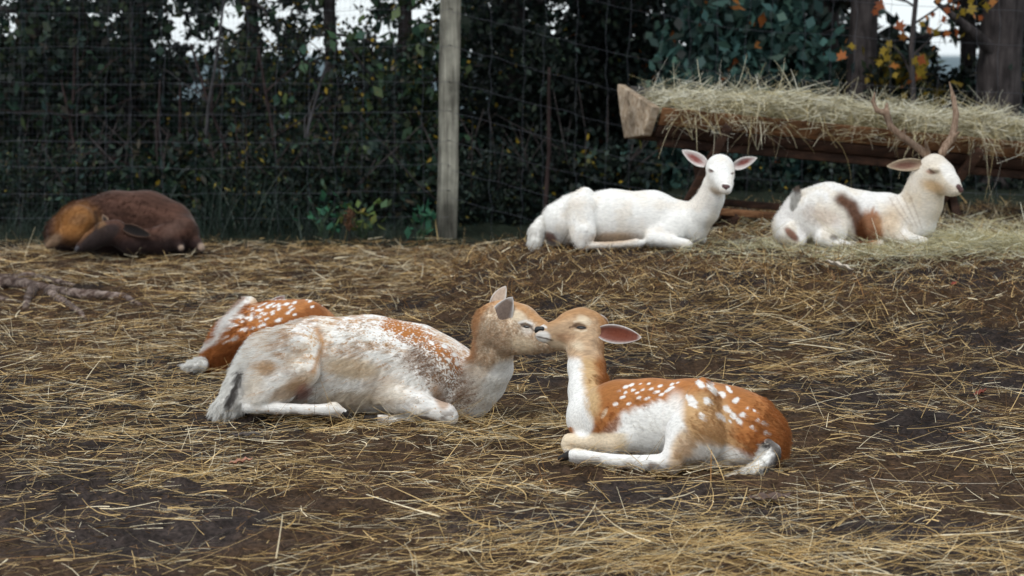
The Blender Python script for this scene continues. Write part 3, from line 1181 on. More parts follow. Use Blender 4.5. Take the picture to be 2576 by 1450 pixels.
def fences():
    e = empty('wire_fence', pt(560, 600, 13.9), 'slack woven wire fence running left from the post behind the dark deer', 'fence')
    for k, py in enumerate((-60, 23, 115, 204, 280, 354, 415, 480, 545)):
        w_ = wavy([(-520, py + 6 * math.sin(k), 13.6), (380, py + 4 * math.sin(k * 2.1) + 8, 13.82), (760, py + 6, 13.9), (1131, py, 13.99)], .014, k + 1, 60)
        v, q, _ = tubes([w_], [.0015], 3)
        npmesh('wire', v, q, M_wire, parent=e)
    for k in range(17):
        x = -90 + k * 72 + 8 * math.sin(k * 1.7)
        Y = 13.78 + .2 * (x + 90) / 1220 - .006
        w_ = wavy([(x + 3, -70, Y), (x - 5 + 6 * math.sin(k), 280, Y), (x - 3, 610, Y)], .022, k + 40, 30)
        v, q, _ = tubes([w_], [.0015], 3)
        npmesh('stay_wire', v, q, M_wire, parent=e)
    e2 = empty('wire_fence', pt(1800, 560, 14.2), 'sagging woven wire fence running right from the post behind the trough', 'fence')
    for k, py in enumerate((-180, -92, -65 + 92, 117, 206, 282, 356, 430, 500)):
        w_ = wavy([(1136, py, 13.99), (1330, py + 52, 14.0), (1560, py + 112, 14.05), (1850, py + 165, 14.1), (2300, py + 195, 14.2), (3060, py + 235, 14.35)], .012, k + 70, 60)
        v, q, _ = tubes([w_], [.0016], 3)
        npmesh('wire', v, q, M_wire, parent=e2)
    for k in range(21):
        x = 1240 + k * 71 + 8 * math.sin(k * 2.3)
        w_ = wavy([(x + 4, -80, 14.02 + k * .012), (x - 8 + 9 * math.sin(k * 1.9), 240, 14.02 + k * .012), (x - 4, 600, 14.02 + k * .012)], .024, k + 90, 30)
        v, q, _ = tubes([w_], [.0015], 3)
        npmesh('stay_wire', v, q, M_wire, parent=e2)
    e3 = empty('mesh_fence', pt(450, 585, 14.9), 'fine square wire mesh standing behind the woven wire on the left', 'fence')
    paths = []
    for k in range(92):
        x = -100 + k * 12.2
        paths.append(wavy([(x + 6, -60, 14.85), (x, 250, 14.85), (x - 3, 600, 14.85)], .006, k + 120, 8))
    for k in range(37):
        y = -50 + k * 17.5
        paths.append(wavy([(-100, y, 14.85), (480, y + 4, 14.85), (1020, y, 14.85)], .006, k + 230, 14))
    v, q, _ = tubes(paths, [.0006] * len(paths), 3)
    o = npmesh('wire_mesh', v, q, M_wire, parent=e3)
    o['kind'] = 'stuff'


fences()


# ------------------------------------------------------------------ things lying on the ground
M_bark = wood_mat('grey_root_bark', (0.085, 0.055, 0.045), (0.38, 0.30, 0.26), (14, 30, 30), .9, .4)


def gnarled_branch():
    g = ground_hit(130, 745)
    b = Body(float(g[1]))
    e = empty('fallen_branch', g, 'gnarled grey forked branch half buried in the straw at the left edge', 'branch')

    def q(px, py, r, dz=0):
        p = ground_hit(px, py)
        return (px, py - r * .9, float(p[1]) - b.Y0, r * 1.25)
    chains = [[(-60, 705, 9), (16, 708, 9), (78, 703, 8), (161, 718, 6), (190, 722, 3)],
              [(-60, 716, 13), (0, 722, 13), (52, 724, 12), (86, 732, 11), (156, 744, 10), (234, 752, 10), (312, 756, 9), (352, 772, 4)],
              [(86, 734, 11), (72, 756, 9), (64, 778, 6)], [(120, 742, 9), (161, 768, 8), (200, 790, 6), (216, 806, 3)], [(-60, 765, 9), (0, 760, 7), (58, 766, 4)]]
    names = ['limb', 'trunk', 'fork', 'fork', 'limb']
    for nm, ch in zip(names, chains):
        bb = Body(b.Y0)
        bb.chain([q(*c) for c in ch], 4)
        V, Q = bb.grid_mesh(.006)
        N = vnormals(V, Q)
        V = V + N * (.014 * (fbm(V[:, 0] * 20, V[:, 1] * 60, V[:, 2] * 60, 12, 3) - .5))[:, None]
        npmesh(nm, V, Q, M_bark, parent=e, smooth=True)


gnarled_branch()


def leaf_blade(name, centre, L, W, yaw, pitch, col, label, cat, curl=.25, parent=None, mat=None, seed=1, lobes=False):
    """a dry curled leaf with a midrib and uneven edge"""
    nu, nv = 12, 7
    U, S = np.meshgrid(np.linspace(0, 1, nu), np.linspace(-1, 1, nv), indexing='ij')
    prof = np.sin(np.pi * (0.03 + .94 * U)) ** .8 * (1 + (.18 * np.sin(U * 23 + seed) if lobes else .06 * np.sin(U * 17 + seed)))
    x = (U - .5) * L
    y = S * W * .5 * prof
    z = curl * L * (np.abs(S) * .35 * prof + (U - .5) ** 2 * .6) + .004 * np.sin(U * 20)
    c, s = math.cos(yaw), math.sin(yaw)
    cp, sp_ = math.cos(pitch), math.sin(pitch)
    X, Z = x * cp - z * sp_, x * sp_ + z * cp
    V = np.stack([X * c - y * s, X * s + y * c, Z], -1).reshape(-1, 3)
    V = np.concatenate([V, V - np.array((0, 0, .0012))]) + np.asarray(centre)
    i, j = np.meshgrid(np.arange(nu - 1), np.arange(nv - 1), indexing='ij')
    q = np.stack([i * nv + j, (i + 1) * nv + j, (i + 1) * nv + j + 1, i * nv + j + 1], -1).reshape(-1, 4)
    cc = np.tile(np.asarray(col, float), (nu * nv, 1)) * (.75 + .4 * fbm(U.ravel() * 6, S.ravel() * 3, seed, 4, 3))[:, None]
    cc = np.where((np.abs(S.ravel()) < .1)[:, None], cc * .7, cc)
    o = npmesh(name, V, np.concatenate([q, q[:, ::-1] + nu * nv]), mat or M_leafdry, cols=np.concatenate([cc, cc]), smooth=True, origin=centre)
    return tag(o, label, cat)


M_leafdry = attr_mat('dry_leaf', .7, 'col', .25, transl=.2)


def on_ground(px, py, dz=.012):
    p = ground_hit(px, py)
    p[2] = float(ground_z(p[0], p[1], True)) + dz
    return p


leaf_blade('fallen_leaf', on_ground(607, 1176, .02), .075, .035, .25, .15, (.56, .27, .19), 'pinkish dry curled leaf on the dark soil below the doe', 'leaf', .3, seed=3, lobes=True)
leaf_blade('fallen_leaf', on_ground(2400, 720, .02), .045, .025, .9, .2, (.40, .09, .06), 'small red leaf on the straw bank below the stag', 'leaf', .3, seed=5)
leaf_blade('fallen_leaf', on_ground(2466, 1000, .02), .06, .03, .5, .3, (.25, .07, .045), 'dark red leaf at the right edge of the bare soil', 'leaf', .3, seed=6)
leaf_blade('fallen_leaf', on_ground(1935, 1268, .012), .13, .07, .2, .05, (.16, .105, .085), 'flat greyish brown leaf pressed into the soil below the tail of the rust fawn', 'leaf', .08, seed=7)
leaf_blade('fallen_leaf', on_ground(2110, 690, .03), .15, .036, -.55, -.25, (.70, .62, .52), 'white curled strip of dry leaf lying on the bank below the stag', 'leaf', .35, seed=8)
leaf_blade('fallen_leaf', on_ground(620, 1125, .012), .11, .05, .1, .05, (.10, .08, .075), 'dark flat leaf pressed into the soil under the doe', 'leaf', .08, seed=9)


def stalks(name, spots, label, cat, col, L, seed, wd=.004, parent=None):
    r = np.random.default_rng(seed)
    out = []
    for (px, py, az, tl, ln) in spots:
        p = on_ground(px, py, .02)
        out.append(strands(p[None], np.array([az]), np.array([tl]), np.array([ln]), np.array([wd]), np.array([col]), 6, .10, int(r.integers(1e6))))
    v, q, c = join(out)
    o = npmesh(name, v, q, M_straw, cols=c, origin=v.mean(0))
    return tag(o, label, cat)


stalks('straw_stalk', [(880, 676, .28, .02, .52)], 'long pale straw stalk lying across the bank foot left of the white doe', 'straw', np.array((.50, .38, .19)), .5, 3, .007)
stalks('straw_stalk', [(2100, 1190, -.9, .03, .55)], 'long whitish stalk on the dark soil right of the rust fawn', 'straw', np.array((.55, .47, .36)), .5, 4, .005)
stalks('straw_stalk', [(1102, 615, 1.9, 1.1, .16)], 'upright yellow straw stalk in front of the fence post', 'straw', np.array((.50, .36, .15)), .5, 5, .006)
stalks('straw_stalk', [(1640, 1150, 1.7, 1.3, .09)], 'thin brown stalk standing beside the folded leg of the rust fawn', 'straw', np.array((.16, .08, .035)), .5, 6, .004)
# ------------------------------------------------------------------ wood behind the fence
M_leaf = attr_mat('leaves', .55, 'col', .35, transl=.28)
M_trunk = wood_mat('tree_bark', (0.050, 0.042, 0.042), (0.105, 0.09, 0.088), (26, 26, 3), .95, .35)
M_redbark = wood_mat('reddish_bark', (0.036, 0.023, 0.022), (0.065, 0.045, 0.042), (26, 26, 3), .95, .4)


def leaf_quads(c, L, W, cols, r, hang=.25, flat=0.0):
    """folded leaf-sized faces: c (n,3) leaf bases"""
    n = len(c)
    d = r.normal(0, 1, (n, 3))
    d[:, 2] -= hang * 2
    d /= np.linalg.norm(d, axis=1)[:, None]
    u = np.cross(d, r.normal(0, 1, (n, 3)) + np.array((0, 0, flat)))
    u /= np.linalg.norm(u, axis=1)[:, None] + 1e-9
    nrm = np.cross(d, u)
    L, W = np.broadcast_to(L, (n,)), np.broadcast_to(W, (n,))
    V = np.stack([c, c + d * (L * .45)[:, None] + u * (W * .5)[:, None] + nrm * (L * .08)[:, None], c + d * L[:, None], c + d * (L * .45)[:, None] - u * (W * .5)[:, None] + nrm * (L * .08)[:, None]], 1)
    idx = np.arange(n * 4).reshape(n, 4)
    return V.reshape(-1, 3), idx, np.repeat(cols, 4, 0)


def gap(px, py):
    """chance that a twig is missing: the openings through which the sky shows"""
    g = 0.60 * ((px > 520) & (px < 1110)) * np.maximum(sstep(150, 70, py), .62 * sstep(250, 120, py + 50 * np.abs(px - 820) / 300))
    g = np.maximum(g, .50 * ((px > 380) & (px < 1110)) * sstep(380, 200, py))
    g = np.maximum(g, .42 * (px < 1110) * sstep(200, 80, py))
    g = np.maximum(g, .30 * ((px > 1150) & (px < 2080)) * sstep(330, 100, py))
    g = np.maximum(g, .75 * gauss(px, py, 1060, 40, 110, 70))
    g = np.maximum(g, .42 * gauss(px, py, 1240, 70, 110, 70))
    g = np.maximum(g, .8 * gauss(px, py, 1640, 20, 25, 22))
    g = np.maximum(g, .8 * gauss(px, py, 1660, 205, 30, 18))
    g = np.maximum(g, 1.0 * gauss(px, py, 2140, 40, 14, 70))
    g = np.maximum(g, 1.15 * gauss(px, py, 2310, 25, 110, 75))
    g = np.maximum(g, 1.0 * gauss(px, py, 2400, 140, 80, 80))
    g = np.maximum(g, .7 * gauss(px, py, 2280, 375, 30, 20))
    g = np.where(py < -60, 0, g)
    return g


GREENS = np.array([(.012, .025, .016), (.016, .032, .019), (.026, .040, .017), (.009, .018, .014), (.014, .030, .023), (.024, .020, .013), (.010, .022, .020)])
DARKS = np.array([(.010, .018, .015), (.013, .022, .016), (.008, .014, .013), (.016, .024, .014)])
BLUEG = np.array([(.026, .060, .054), (.034, .074, .064), (.020, .048, .046), (.040, .078, .060)])
YELS = np.array([(.42, .29, .03), (.30, .23, .035), (.14, .14, .03)])
ORANGES = np.array([(.42, .13, .03), (.48, .19, .045), (.34, .09, .025)])


def crown_pts(Y, blobs, n, clump, r, per=14, thin=True, hard=0.0):
    """leaf positions: twigs spread through blobs = [(px,py,dY,rx,ry,rY)], thinned where the sky shows"""
    wts = np.array([b[3] * b[4] for b in blobs], float)
    k = r.choice(len(blobs), max(1, n // per), p=wts / wts.sum())
    B = np.array(blobs, float)[k]
    d = r.normal(0, 1, (len(k), 3))
    d /= np.linalg.norm(d, axis=1)[:, None]
    d *= r.random(len(k))[:, None] ** (1 / 2.4)
    px, py, dY = B[:, 0] + d[:, 0] * B[:, 3], B[:, 1] + d[:, 1] * B[:, 4], B[:, 2] + d[:, 2] * B[:, 5]
    if thin:
        nz = (.5 * noise3(px / 34.0, py / 30.0, 0, 8) + .5 * noise3(px / 13.0, py / 13.0, 0, 9))
        keep = (nz > .20 + .50 * gap(px, py)) | (gap(px, py) < .05)
        px, py, dY = px[keep], py[keep], dY[keep]
    c = np.array([pt(a, b, Y + q) for a, b, q in zip(px, py, dY)])
    tone = np.exp(r.normal(0, .7, len(c))) * (.45 + 1.1 * fbm(c[:, 0] * 1.5, c[:, 1] * 1.5, c[:, 2] * 1.5, 17, 2))
    tone = np.repeat(tone, per)
    c = np.repeat(c, per, 0) + r.normal(0, clump, (len(c) * per, 3))
    if thin:
        px, py = proj(c)
        g = gap(px, py)
        keep = ((.5 * noise3(px / 34.0, py / 30.0, 0, 8) + .5 * noise3(px / 13.0, py / 13.0, 0, 9)) > .12 + (.54 + hard) * g) | (g < .08)
        c, tone = c[keep], tone[keep]
    global TONE
    TONE = np.clip(tone, .2, 3.2)
    return c


def limb_paths(base, top, n, r, spread):
    """a trunk line plus forking limbs"""
    base, top = np.asarray(base, float), np.asarray(top, float)
    t = np.linspace(0, 1, 9)
    main = base + (top - base) * t[:, None]
    main[1:, :2] += np.cumsum(r.normal(0, .012 * np.linalg.norm(top - base), (8, 2)), 0) * .5
    limbs = []
    for k in range(n):
        i = r.integers(2, 8)
        p0 = main[i]
        d = np.array((r.normal(0, 1), r.normal(0, .6), r.uniform(.1, .9)))
        d /= np.linalg.norm(d)
        pts_ = [p0]
        for s in range(4):
            d = d + r.normal(0, .25, 3)
            d /= np.linalg.norm(d)
            pts_.append(pts_[-1] + d * spread * r.uniform(.15, .3))
        limbs.append(np.array(pts_))
    return main, limbs


def tree(name, label, base, top, rad, Y, blobs, n, leaf, pal, seed, limbs=7, clump=.08, mat=None, extra=None, group='trees behind the wire fence', upper=True, hang=.25, spread=1.0, big=0):
    """base, top = (px, py); rad = trunk radius in metres at foot"""
    r = np.random.default_rng(seed)
    b0 = pt(base[0], base[1], Y)
    gz = float(ground_z(b0[0], b0[1]))
    e = empty(name, (b0[0], b0[1], gz), label, 'tree', group)
    foot = np.array((b0[0], b0[1], gz - .05))
    t1 = pt(top[0], top[1], Y)
    main, lb = limb_paths(foot, t1, limbs, r, spread)
    rr = np.linspace(rad * 1.15, rad * .75, len(main))
    V, Q, _ = tubes([main] + lb, [rr] + [np.linspace(rad * .4, rad * .08, 5) for _ in lb], 8)
    npmesh('trunk', V, Q, mat or M_trunk, parent=e, smooth=True)
    c = crown_pts(Y, blobs, n, clump, r)
    col = pal[r.integers(0, len(pal), len(c))] * (TONE * r.uniform(.75, 1.25, len(c)))[:, None]
    if extra is not None:
        m = r.random(len(c)) < extra[1]
        col[m] = extra[0][r.integers(0, len(extra[0]), m.sum())] * r.uniform(.6, 1.2, m.sum())[:, None]
    parts = [leaf_quads(c, leaf * r.uniform(.6, 1.2, len(c)), leaf * .55 * r.uniform(.7, 1.2, len(c)), col, r, hang)]
    if big:        # creeper with larger, softer leaves hanging through the crown
        cb = crown_pts(Y - .35, [(bl[0], bl[1] + 20, 0, bl[3] * .9, bl[4] * .9, .3) for bl in blobs], big, .10, r, per=7)
        pb = np.array([(.030, .060, .030), (.022, .052, .034), (.045, .066, .024)])
        parts.append(leaf_quads(cb, .12 * r.uniform(.5, 1.2, len(cb)), .075, pb[r.integers(0, 3, len(cb))] * (TONE * .8)[:, None], r, .8))
    if upper:      # the part of the crown above the picture
        m = 900
        u = r.normal(0, 1, (m, 3)) * np.array((1.1, .9, .9)) + np.array((t1[0], Y + .2, 4.6))
        u[:, 2] = np.maximum(u[:, 2], 2.9)
        parts.append(leaf_quads(u, .34 * r.uniform(.6, 1.2, m), .22, pal[r.integers(0, len(pal), m)], r, hang))
    v, q, cc = join(parts)
    o = npmesh('crown', v, q, M_leaf, parent=e, cols=cc)
    o['kind'] = 'stuff'
    return e


M_greybark = wood_mat('pale_grey_bark', (0.06, 0.057, 0.06), (0.11, 0.105, 0.11), (26, 26, 3), .95, .4)
_where = ['nearest the left edge', 'left of the rump of the sleeping dark deer', 'above the tan haunch of the sleeping dark deer', 'above the back of the sleeping dark deer', 'above the shoulder of the sleeping dark deer',
          'just right of the sleeping dark deer', 'left of the tall dark grass', 'in the tall dark grass', 'right of the tall dark grass', 'under the left end of the bright opening', 'under the middle of the bright opening',
          'under the right end of the bright opening', 'above the leftmost green plant', 'above the brown seed head', 'above the green plant by the post', 'nearest the left side of the wooden post']
STEMS = [('thin pale grey bare stem ' if i % 3 == 0 else 'thin reddish bare stem ') + t for i, t in enumerate(_where)]


def wood():
    T = tree
    T('tree', 'dark leafy tree at the far left edge behind the fine mesh', (60, 590), (90, -300), .09, 16.0,
      [(60, 60, 0, 230, 180, .8), (120, 300, 0, 230, 200, .7), (30, 460, .2, 200, 160, .6)], 8000, .09, GREENS, 1, big=500)
    T('tree', 'dark tree with thin stems behind the head of the dark sleeping deer', (330, 590), (350, -300), .08, 16.6,
      [(330, 40, 0, 220, 150, .8), (350, 260, 0, 220, 190, .8), (300, 430, 0, 200, 150, .7)], 8500, .08, GREENS, 2, big=350)
    T('tree', 'thin stemmed tree under the largest bright opening in the leaves', (650, 590), (630, -300), .06, 16.3,
      [(640, 120, 0, 180, 130, .8), (620, 330, 0, 190, 180, .8), (680, -60, 0, 200, 90, .8)], 12000, .055, GREENS, 3, big=420, extra=(YELS, .06))
    T('tree', 'slim vine covered tree left of the wooden post, yellow leaves inside', (830, 590), (850, -300), .055, 16.0,
      [(860, 150, 0, 170, 140, .7), (830, 340, 0, 180, 170, .7), (900, -50, 0, 180, 80, .7)], 12500, .055, GREENS, 4, big=600, extra=(YELS, .08))
    T('tree', 'leafy tree next to the left side of the wooden post', (1030, 590), (1010, -300), .06, 15.8,
      [(1020, 170, 0, 140, 150, .7), (1000, 360, 0, 150, 170, .7), (1050, 10, 0, 120, 90, .7)], 12500, .056, GREENS, 5, big=700, extra=(YELS, .05))
    T('conifer', 'black green conifer right behind the wooden post', (1300, 590), (1290, -300), .10, 17.0,
      [(1270, 60, 0, 180, 150, .9), (1310, 300, 0, 230, 200, .9), (1250, 470, 0, 190, 140, .8), (1440, 200, .2, 180, 240, .9)], 15000, .075, DARKS, 6, clump=.10, extra=(YELS, .012))
    T('conifer', 'dark evergreen behind the left end of the hay trough', (1540, 590), (1530, -300), .09, 17.4,
      [(1540, 60, 0, 170, 150, .8), (1560, 280, 0, 190, 190, .8), (1500, 470, 0, 190, 130, .8)], 12000, .085, DARKS, 7, clump=.10, extra=(ORANGES, .018))
    T('broadleaf_tree', 'bluish green broadleaf tree above the middle of the hay heap', (1880, 590), (1900, -300), .08, 15.6,
      [(1840, 60, 0, 190, 130, .6), (1900, 170, 0, 180, 120, .5), (1780, 240, 0, 180, 110, .6), (2030, 110, 0, 90, 130, .5), (1850, 420, .2, 260, 150, .5)], 9000, .13, BLUEG, 8, extra=(ORANGES, .012), hang=.5)
    T('tree', 'dark straight trunk left of the thicker trunk above the hay heap', (2085, 590), (2088, -350), .095, 15.9,
      [(2060, 260, .3, 90, 120, .5), (2080, -80, 0, 130, 70, .5)], 2200, .10, GREENS, 9, limbs=3)
    T('tree', 'grey brown trunk standing clear against the sky above the hay heap', (2170, 590), (2186, -350), .115, 15.4,
      [(2200, 260, .5, 120, 100, .5), (2190, 420, .4, 220, 120, .5)], 4200, .10, GREENS, 10, limbs=2, extra=(YELS, .06))
    T('tree', 'thick furrowed grey trunk at the right edge above the stag', (2495, 590), (2530, -350), .17, 15.2,
      [(2560, 260, .4, 120, 140, .5), (2480, 420, .4, 220, 120, .5)], 3800, .09, GREENS, 11, limbs=2, extra=(YELS, .08))
    T('conifer', 'dark cedar with ragged sprays between the two right trunks', (2420, 590), (2430, -300), .07, 17.0,
      [(2430, 90, 0, 70, 60, .6), (2400, 190, 0, 90, 40, .6), (2460, 250, 0, 110, 90, .6), (2380, 330, 0, 180, 80, .6), (2600, 60, 0, 90, 160, .6)], 9500, .07, DARKS, 12, clump=.055)
    T('sapling', 'thin reddish sapling right of the wooden post', (1367, 585), (1366, 170), .016, 14.6, [(1360, 130, .2, 60, 60, .2)], 300, .07, DARKS, 13, limbs=0, mat=M_redbark, upper=False)

    # maple with separate orange leaves against the sky
    r = np.random.default_rng(40)
    Y = 14.8
    b0 = pt(2300, 590, Y)
    gz = float(ground_z(b0[0], b0[1]))
    e = empty('maple_tree', (b0[0], b0[1], gz), 'slender maple with orange autumn leaves against the sky at top right', 'tree')
    main = np.array([np.array((b0[0], b0[1], gz - .05)), pt(2300, 300, Y), pt(2292, 120, Y), pt(2310, -60, Y), pt(2330, -300, Y)])
    twigs = [np.array([pt(2296, 200, Y), pt(2270, 140, Y), pt(2220, 90, Y - .05)]), np.array([pt(2300, 60, Y), pt(2360, 20, Y - .1), pt(2440, -10, Y - .1)]),
             np.array([pt(2296, 140, Y), pt(2340, 100, Y), pt(2370, 60, Y)]), np.array([pt(2305, 20, Y), pt(2260, -10, Y), pt(2200, -20, Y)])]
    V, Q, _ = tubes([main] + twigs, [np.array((.03, .024, .02, .017, .012))] + [np.array((.010, .007, .003))] * 4, 6)
    npmesh('trunk', V, Q, M_trunk, parent=e, smooth=True)
    ang = np.array([-90, -60, -48, -20, 10, 28, 52, 70, 90, 110, 128, 152, 170, 200, 228, 240]) * math.pi / 180
    rad_ = np.array([.12, .42, .34, .80, .45, .62, .98, .60, 1.1, .60, .98, .62, .45, .80, .34, .42])
    proto = []
    for ci in range(4):
        vv = [(0, 0, 0)] + [(math.cos(a) * q_, math.sin(a) * q_, .10 * q_ * q_ * (1 if i % 2 else -.6)) for i, (a, q_) in enumerate(zip(ang, rad_))]
        ff = np.array([[0, 1 + i, 1 + (i + 1) % 16] for i in range(16)])
        cc = np.tile([ORANGES[0], ORANGES[1], ORANGES[2], YELS[0] * .8][ci], (17, 1)) * (.8 + .4 * np.random.default_rng(ci).random(17))[:, None]
        proto.append(npmesh('leaf', np.array(vv), ff, M_leaf, cols=cc, link=False))
    spots = [(2218, 12), (2205, 30), (2330, 45), (2345, 35), (2360, 60), (2372, 48), (2322, 60), (2335, 75), (2352, 82), (2398, 20), (2412, 12), (2425, 30), (2440, 22), (2408, 42), (2390, 6),
             (2450, 40), (2464, 46), (2445, 4), (2470, 6), (2300, 150), (2312, 162), (2322, 150), (2305, 172), (2318, 185), (2330, 165), (2262, 70), (2275, 90), (2130, 100), (2140, 115), (2125, 125),
             (2112, 130), (2118, 145), (2225, 130), (2232, 150), (2240, 110), (2408, 85), (2420, 92), (2384, 82), (2350, 118), (2290, 205), (2275, 215), (2246, 165), (2480, 20), (2360, 4), (2380, 28), (2500, 8), (2255, 190), (2215, 160), (2308, 190)]
    for i, (x, y) in enumerate(spots):
        o = bpy.data.objects.new('leaf', proto[int(r.integers(0, 4)) if y < 95 or r.random() < .6 else 3])
        COL.objects.link(o)
        o.parent = e
        p = pt(x, y, Y + r.uniform(-.25, .2))
        o.location = tuple(p - np.array(e.location))
        s_ = r.uniform(.030, .062)
        o.scale = (s_, s_, s_)
        o.rotation_euler = (math.pi / 2 + r.normal(0, .6), r.uniform(0, 6.28), r.normal(0, .7))
    c = crown_pts(Y, [(2260, 180, .3, 70, 60, .2), (2290, 240, .3, 80, 60, .2), (2220, 330, .2, 110, 70, .2), (2300, 300, .2, 70, 70, .2)], 1500, .06, r)
    pal = np.concatenate([GREENS, YELS * .5])
    v, q, cc = leaf_quads(c, .10 * r.uniform(.6, 1.2, len(c)), .045, pal[r.integers(0, len(pal), len(c))] * r.uniform(.7, 1.3, len(c))[:, None], r, .6)
    o = npmesh('crown', v, q, M_leaf, parent=e, cols=cc)
    o['kind'] = 'stuff'

    # undergrowth along the fence
    rs = np.random.default_rng(50)
    descr = ['low dark bush at the far left edge behind the fence', 'dark bush behind the rump of the dark sleeping deer', 'bush with long blades right of the dark sleeping deer', 'dark bush with a few yellow leaves mid way along the left fence',
             'thin bush left of the bright green plants', 'bush with reddish stems just left of the wooden post', 'dark bush right of the wooden post', 'bush behind the back of the white doe', 'bush with yellow leaves under the left end of the trough',
             'dark bush seen under the middle of the trough', 'dark bush seen under the trough behind the stag', 'bush under the trough at the right edge']
    xs = [30, 210, 430, 620, 790, 990, 1220, 1420, 1540, 1850, 2180, 2500]
    for i, x in enumerate(xs):
        Y = 14.9 + rs.uniform(-.3, .5)
        p = pt(x, 585, Y)
        gz = float(ground_z(p[0], p[1]))
        e = empty('shrub', (p[0], p[1], gz), descr[i], 'shrub', 'bushes along the fence')
        st = []
        for k in range(9):
            a = np.array((p[0] + rs.normal(0, .08), p[1] + rs.normal(0, .08), gz - .02))
            d = np.array((rs.normal(0, .5), rs.normal(0, .3), 1))
            st.append(np.array([a, a + d * .35 + rs.normal(0, .03, 3), a + d * .8 + rs.normal(0, .08, 3)]))
        V, Q, _ = tubes(st, [np.array((.008, .006, .002))] * len(st), 4)
        npmesh('stem', V, Q, M_redbark if i in (3, 5) else M_trunk, parent=e)['kind'] = 'stuff'
        dark = GREENS if i < 6 else DARKS * 1.25
        c = crown_pts(Y, [(x, 470, 0, 140, 110, .3), (x + 10, 540, -.1, 120, 60, .25)], 3600, .07, rs)
        col = dark[rs.integers(0, len(dark), len(c))] * TONE[:, None]
        m = rs.random(len(c)) < (.05 if i in (3, 8) else .012)
        col[m] = YELS[rs.integers(0, 3, m.sum())]
        v, q, cc = leaf_quads(c, (.048 + .02 * (i % 3)) * rs.uniform(.5, 1.3, len(c)), .022 + .008 * (i % 3), col, rs, .3)
        npmesh('foliage', v, q, M_leaf, parent=e, cols=cc)['kind'] = 'stuff'

    # long dark grass leaning along the fence on the left
    n = 4900
    x = rs.uniform(-400, 1120, n)
    Y = rs.uniform(13.3, 15.0, n)
    wx = (x - 1288) / F * depth_of(Y)
    tall = .12 + .42 * np.exp(-((x - 560) / 260.0) ** 2) + .15 * np.exp(-((x - 150) / 150.0) ** 2)
    keep = (rs.random(n) < .25 + tall) & (noise3(wx * 3, Y * 3, 0, 4) > .35)
    wx, Y, tall = wx[keep], Y[keep], tall[keep]
    n = len(wx)
    base = np.stack([wx, Y, ground_z(wx, Y)], -1)
    col = np.array((.014, .026, .019)) * rs.uniform(.4, 2.0, n)[:, None] * np.array((1, 1, 1))
    s = strands(base, rs.uniform(0, 6.28, n), rs.uniform(.9, 1.45, n), tall * rs.uniform(.3, 1.25, n), rs.uniform(.004, .009, n), col, 4, .12, 61, droop=.35)
    o = npmesh('grass', s[0], s[1], M_leaf, cols=s[2])
    tag(o, kind='stuff', label='dark blue green grass growing along the left fence')

    # thin bare stems between the trees
    for i in range(16):
        x = 110 + i * 64 + rs.uniform(-25, 25)
        Y = rs.uniform(14.9, 16.2)
        p = pt(x, 590, Y)
        gz = float(ground_z(p[0], p[1]))
        lean = rs.normal(0, 60)
        top = pt(x + lean, rs.uniform(-60, 260), Y + .1)
        main, lb = limb_paths(np.array((p[0], p[1], gz - .03)), top, 3, rs, .8)
        e = empty('sapling', (p[0], p[1], gz), STEMS[i], 'sapling', 'bare stems behind the left fence')
        V, Q, _ = tubes([main] + lb, [np.linspace(.020, .008, len(main))] + [np.linspace(.007, .002, 5)] * len(lb), 6)
        npmesh('stem', V, Q, M_redbark if i % 3 else M_greybark, parent=e, smooth=True)

    # bright plants at the foot of the fence
    for (x, y, w_, lab) in ((815, 560, 46, 'bright green leafy plant at the fence, leftmost of three'), (915, 565, 40, 'pale green plant beside the brown seed head'), (1060, 570, 42, 'bright green leafy plant just left of the wooden post')):
        Y = 13.55
        p = pt(x, 590, Y)
        gz = float(ground_z(p[0], p[1]))
        e = empty('leafy_plant', (p[0], p[1], gz), lab, 'plant', 'green plants at the fence foot')
        st, C = [], []
        for k in range(10):
            a = np.array((p[0] + rs.normal(0, .03), p[1] + rs.normal(0, .03), gz - .01))
            b = pt(x + rs.uniform(-1, 1) * w_, y + rs.uniform(-45, 15), Y + rs.uniform(-.1, .1))
            st.append(np.array([a, (a + b) / 2 + np.array((0, 0, .03)), b]))
            C.append(b)
        V, Q, _ = tubes(st, [np.array((.004, .003, .002))] * len(st), 4)
        npmesh('stem', V, Q, plain_mat('plant_stem', (.05, .09, .04), .6), parent=e)['kind'] = 'stuff'
        pal = np.array([(.035, .13, .075), (.05, .16, .085), (.028, .10, .06)]) if 'pale' not in lab else np.array([(.10, .15, .04), (.06, .12, .05), (.16, .18, .04)])
        me_ = {}
        for k in range(34):
            b = C[k % len(C)] + rs.normal(0, .035, 3)
            L = rs.uniform(.05, .10)
            v, q, cc = leaf_quads(np.zeros((1, 3)), np.array([L]), np.array([L * .55]), pal[rs.integers(0, 3, 1)], rs, .0, 3.0)
            v = v + b
            npmesh('leaf', v, q, M_leaf, parent=e, cols=cc)
    # brown dock seed head
    p = pt(878, 592, 13.4)
    gz = float(ground_z(p[0], p[1]))
    e = empty('dock_plant', (p[0], p[1], gz), 'brown upright seed head among the green plants', 'plant')
    top = pt(880, 528, 13.4)
    v, q, _ = tubes([np.array([(p[0], p[1], gz - .01), (top + p) / 2, top])], [np.array((.004, .004, .002))], 5)
    npmesh('stem', v, q, M_redbark, parent=e)
    m = 420
    t = rs.uniform(0, 1, m)
    c = np.outer(1 - t, pt(877, 572, 13.4)) + np.outer(t, top) + rs.normal(0, 1, (m, 3)) * (.020 * np.sin(np.pi * (.1 + .85 * t)))[:, None]
    v, q, cc = leaf_quads(c, .014, .012, np.array([(.17, .085, .045)]) * rs.uniform(.6, 1.3, m)[:, None], rs)
